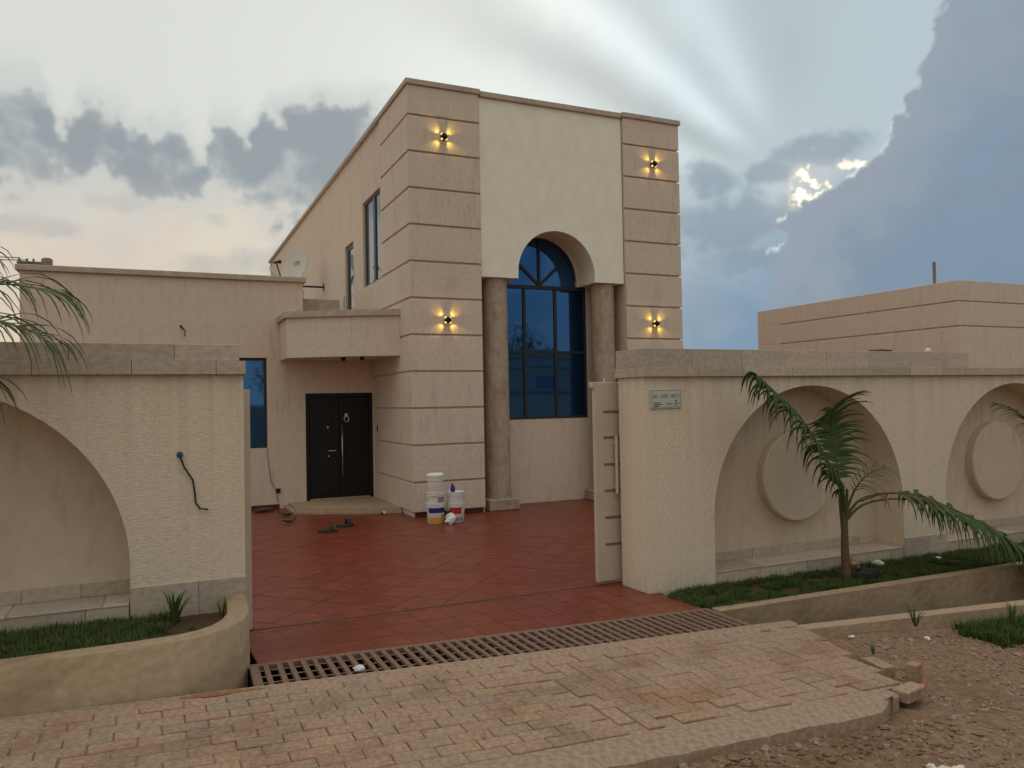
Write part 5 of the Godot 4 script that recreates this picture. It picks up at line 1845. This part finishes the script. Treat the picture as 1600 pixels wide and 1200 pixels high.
# ---------------------------------------------------------------- buckets, shoes, litter
func bucket(at: Vector3, h: float, r0: float, label: String, bands: Array, lid: bool, turn := 0.0) -> Node3D:
	var b := thing("paint_bucket", label, "bucket", at, turn, "stacked paint buckets")
	var r1 := r0 * 1.13
	var st := begin()
	lathe(st, [Vector2(0.0, 0.0), Vector2(r0 - 0.006, 0.0), Vector2(r0, 0.006), Vector2(lerpf(r0, r1, 0.8), h * 0.8), Vector2(r1 - 0.002, h * 0.985), Vector2(r1 - 0.002, h), Vector2(r1 - 0.008, h), Vector2(r0 - 0.008, 0.012), Vector2(0, 0.012)], 32)
	part("body", st, "white_plastic", b)
	st = begin()
	for y in [0.80, 0.86, 0.92, 0.985]:
		var rr := lerpf(r0, r1, y)
		lathe(st, [Vector2(rr - 0.002, h * y - 0.008), Vector2(rr + 0.008, h * y - 0.005), Vector2(rr + 0.008, h * y + 0.003), Vector2(rr - 0.002, h * y + 0.005)], 32)
	part("rim", st, "white_plastic", b)
	for q in bands:
		st = begin()
		lathe(st, [Vector2(lerpf(r0, r1, q[0]) + 0.0015, h * q[0]), Vector2(lerpf(r0, r1, q[1]) + 0.0015, h * q[1])], 24, Transform3D(), deg_to_rad(q[3]), deg_to_rad(q[4]))
		part("print", st, q[2], b)
	if lid:
		st = begin()
		lathe(st, [Vector2(r1 + 0.004, -0.022), Vector2(r1 + 0.008, -0.02), Vector2(r1 + 0.008, 0.006), Vector2(r1 - 0.004, 0.014), Vector2(r1 - 0.016, 0.006), Vector2(0, 0.008)], 32)
		part("lid", st, "lid", b, Transform3D(Basis(Vector3.BACK, 0.05), Vector3(0.0, h + 0.02, 0)))
	return b


func build_small_things() -> void:
	# two stacks of paint buckets
	bucket(Vector3(4.06, 0, -12.06), 0.335, 0.132, "bottom white bucket with blue and yellow print, in the taller stack", [[0.52, 0.76, "print_blue", 20, 160], [0.06, 0.30, "print_yellow", 30, 160], [0.33, 0.44, "print_red", 48, 68]], false)
	bucket(Vector3(4.06, 0.165, -12.06), 0.335, 0.122, "middle white bucket with a red line and grey print, in the taller stack", [[0.78, 0.83, "print_red", 15, 170], [0.52, 0.76, "print_grey", 30, 110]], false, 0.3)
	bucket(Vector3(4.06, 0.40, -12.06), 0.36, 0.118, "top white bucket closed with a cream lid, in the taller stack", [], true, 0.8)
	bucket(Vector3(4.385, 0, -12.02), 0.315, 0.136, "bottom white bucket with red print, in the shorter stack", [[0.45, 0.78, "print_red", 70, 150], [0.10, 0.26, "print_grey", 55, 130], [0.28, 0.42, "print_red", 110, 150]], false, 0.0)
	var top := bucket(Vector3(4.385, 0.16, -12.02), 0.335, 0.124, "top open white bucket with wire handle up, in the shorter stack", [[0.55, 0.9, "print_red", 2, 22]], false, 0.0)
	var st := begin()
	var pts := []
	for i in 13:
		var a := PI * i / 12
		pts.append(Vector3(cos(a) * 0.142, 0.30 + sin(a) * 0.12, sin(a) * 0.03))
	tube(st, pts, [0.0035], 5)
	part("wire_handle", st, "white_plastic", top)
	st = begin()
	lathe(st, [Vector2(0, 0), Vector2(0.035, 0.005), Vector2(0.037, 0.16), Vector2(0.02, 0.19), Vector2(0.016, 0.23), Vector2(0, 0.235)], 16)
	tag(part("bottle", st, "print_blue", null, Transform3D(Basis(Vector3.BACK, 0.06), Vector3(4.345, 0.40, -12.0))), "dark blue bottle standing in the open bucket", "bottle")
	# white pouch and dark rag between the stacks
	st = begin()
	var rk := rock_mesh(91)
	tag(part("plastic_pouch", rk, "white_plastic", null, Transform3D(Basis(Vector3.UP, 0.5) * Basis.from_scale(Vector3(0.105, 0.085, 0.08)), Vector3(4.235, 0.075, -11.84))), "crumpled white plastic pouch lying before the buckets", "pouch")
	tag(part("rag", rock_mesh(92), "sandal", null, Transform3D(Basis(Vector3.UP, 1.1) * Basis.from_scale(Vector3(0.06, 0.09, 0.06)), Vector3(4.27, 0.12, -11.98))), "dark rag stuffed between the bucket stacks", "rag")
	# sandals
	sandal(Vector3(2.32, 0.0, -12.02), 1.35, "dark sandal lying nearer the gate, strap up")
	sandal(Vector3(2.67, 0.0, -12.42), 1.75, "dark sandal lying nearer the door step, strap up")
	# leaves and scraps on the courtyard
	var dl := [[Vector3(1.95, 0.0, -13.35), 0.6, 0.15, "dry curled leaf on the tiles nearest the sandals"], [Vector3(2.0, 0.0, -14.15), 2.1, 0.19, "dry curled leaf on the tiles close to the door step"]]
	for d in dl:
		dry_leaf(d[0], d[1], d[2], d[3])
	tag(part("leaf_heap", rock_mesh(93), "dry_leaf", null, Transform3D(Basis.from_scale(Vector3(0.17, 0.05, 0.09)), Vector3(1.72, 0.035, -14.95))), "small dark heap of dry leaves at the foot of the wing wall", "leaf heap")
	var bulb := thing("light_bulb", "dead light bulb lying by the door step", "bulb", Vector3(3.58, 0.028, -13.45), 0.6)
	st = begin()
	lathe(st, [Vector2(0, -0.03), Vector2(0.02, -0.026), Vector2(0.03, 0.0), Vector2(0.026, 0.018), Vector2(0.014, 0.036)], 16, Transform3D(Basis(Vector3.BACK, PI / 2), Vector3.ZERO))
	part("glass", st, "white_plastic", bulb)
	st = begin()
	lathe(st, [Vector2(0.014, 0.036), Vector2(0.014, 0.075), Vector2(0.0, 0.08)], 14, Transform3D(Basis(Vector3.BACK, PI / 2), Vector3.ZERO))
	part("screw_cap", st, "black", bulb)
	# crumpled paper on the grate, scraps along the road
	tag(part("paper", rock_mesh(94), "paper", null, Transform3D(Basis.from_scale(Vector3(0.042, 0.022, 0.026)), Vector3(1.235, 0.128, -5.38))), "crumpled grey-white paper on the drain grate", "litter")
	st = begin()
	bevel_box(st, Vector3(-0.05, 0, -0.02), Vector3(0.05, 0.025, 0.02), 0.008)
	tag(part("red_scrap", st, "red_scrap", null, Transform3D(Basis(Vector3.UP, 0.4), Vector3(4.80, -0.10, -3.82))), "small red scrap lying between the loose pavers", "litter")
	var whites := [[Vector3(3.80, 0, -2.975), Vector3(0.034, 0.022, 0.024), 11, "first white stone from the paving in the row of three"], [Vector3(3.885, 0, -2.955), Vector3(0.040, 0.026, 0.026), 12, "middle white stone in the row of three"], [Vector3(3.95, 0, -2.925), Vector3(0.034, 0.03, 0.034), 13, "last white stone, nearest the camera in the row of three"]]
	for w in whites:
		var q: Vector3 = w[0]
		q.y = dirt_y(q.x, q.z) + w[1].y * 0.6
		pebble("stone", q, w[1], "rock_white", w[2], w[3], "stone", "white stones on the earth road")
	pebble("stone", Vector3(3.73, dirt_y(3.73, -2.94) + 0.01, -2.91), Vector3(0.055, 0.022, 0.028), "black", 14, "small black lump on the earth road near the white stones", "lump")
	pebble("stone", Vector3(7.05, 0.05, -6.43), Vector3(0.09, 0.06, 0.06), "paver_4", 15, "reddish stone in the grass behind the black bag", "stone")
	pebble("stone", Vector3(7.42, 0.03, -6.42), Vector3(0.07, 0.04, 0.05), "rock_white", 16, "pale stone in the grass against the bench front", "stone")
	pebble("plastic_bag", Vector3(6.80, 0.045, -6.0), Vector3(0.15, 0.07, 0.10), "black", 17, "crumpled black plastic bag beside the young palm trunk", "bag")
	var scraps := [[Vector3(5.42, 0, -4.98), "white litter scrap near the kerb end"], [Vector3(6.0, 0, -4.7), "white litter scrap by the leafy weed"], [Vector3(8.2, 0, -6.25), "pale plastic scrap in the planter grass under the drooping frond"], [Vector3(2.55, 0, -3.35), "pale blue scrap in the gravel at the paving edge"], [Vector3(2.95, 0, -3.2), "grey scrap in the gravel below the red earth patch"]]
	for i in scraps.size():
		var v: Vector3 = scraps[i][0]
		v.y = (dirt_y(v.x, v.z) if v.z > -5.3 else 0.03) + 0.012
		tag(part("litter", rock_mesh(110 + i), "paper", null, Transform3D(Basis(Vector3.UP, i * 1.1) * Basis.from_scale(Vector3(0.035, 0.014, 0.022)), v)), scraps[i][1], "litter")


func sandal(at: Vector3, turn: float, label: String) -> void:
	var o := thing("sandal", label, "sandal", at, turn, "sandals on the courtyard tiles")
	o.scale = Vector3(1.15, 1.5, 1.1)
	var outline := PackedVector2Array()
	for i in 24:
		var a := TAU * i / 24
		var z := 0.135 * cos(a)
		var w := 0.047 + 0.010 * cos(a) - 0.012 * cos(2.0 * a + 0.4)
		outline.append(Vector2(w * sin(a), z))
	var st := begin()
	prism(st, outline, 0.0, 0.028, 0)
	part("sole", st, "sandal", o)
	st = begin()
	for k in 8:
		var p := func(j: int, z: float) -> Vector3:
			var a := PI * j / 8.0
			return Vector3(0.05 * cos(a), 0.026 + 0.062 * sin(a), z)
		quad(st, p.call(k, 0.015), p.call(k + 1, 0.015), p.call(k + 1, 0.09), p.call(k, 0.085), Vector3(cos(PI * k / 8.0), sin(PI * k / 8.0), 0), 1)
	part("strap", st, "sandal", o)


func dry_leaf(at: Vector3, turn: float, size: float, label: String) -> void:
	var st := begin()
	for i in 8:
		var p := func(k: int, s: float) -> Vector3:
			var t := k / 8.0
			var w := sin(PI * t) * 0.3
			return Vector3((t - 0.5) * size * 2.0, 0.01 + size * (0.25 * pow(absf(t - 0.5) * 2.0, 2.0) + 0.18 * absf(s)), s * w * size)
		for s in [-1.0, 1.0]:
			quad(st, p.call(i, 0.0), p.call(i + 1, 0.0), p.call(i + 1, s), p.call(i, s), Vector3.UP)
	tag(part("dry_leaf", st, "dry_leaf", null, Transform3D(Basis(Vector3.UP, turn), at)), label, "leaf")
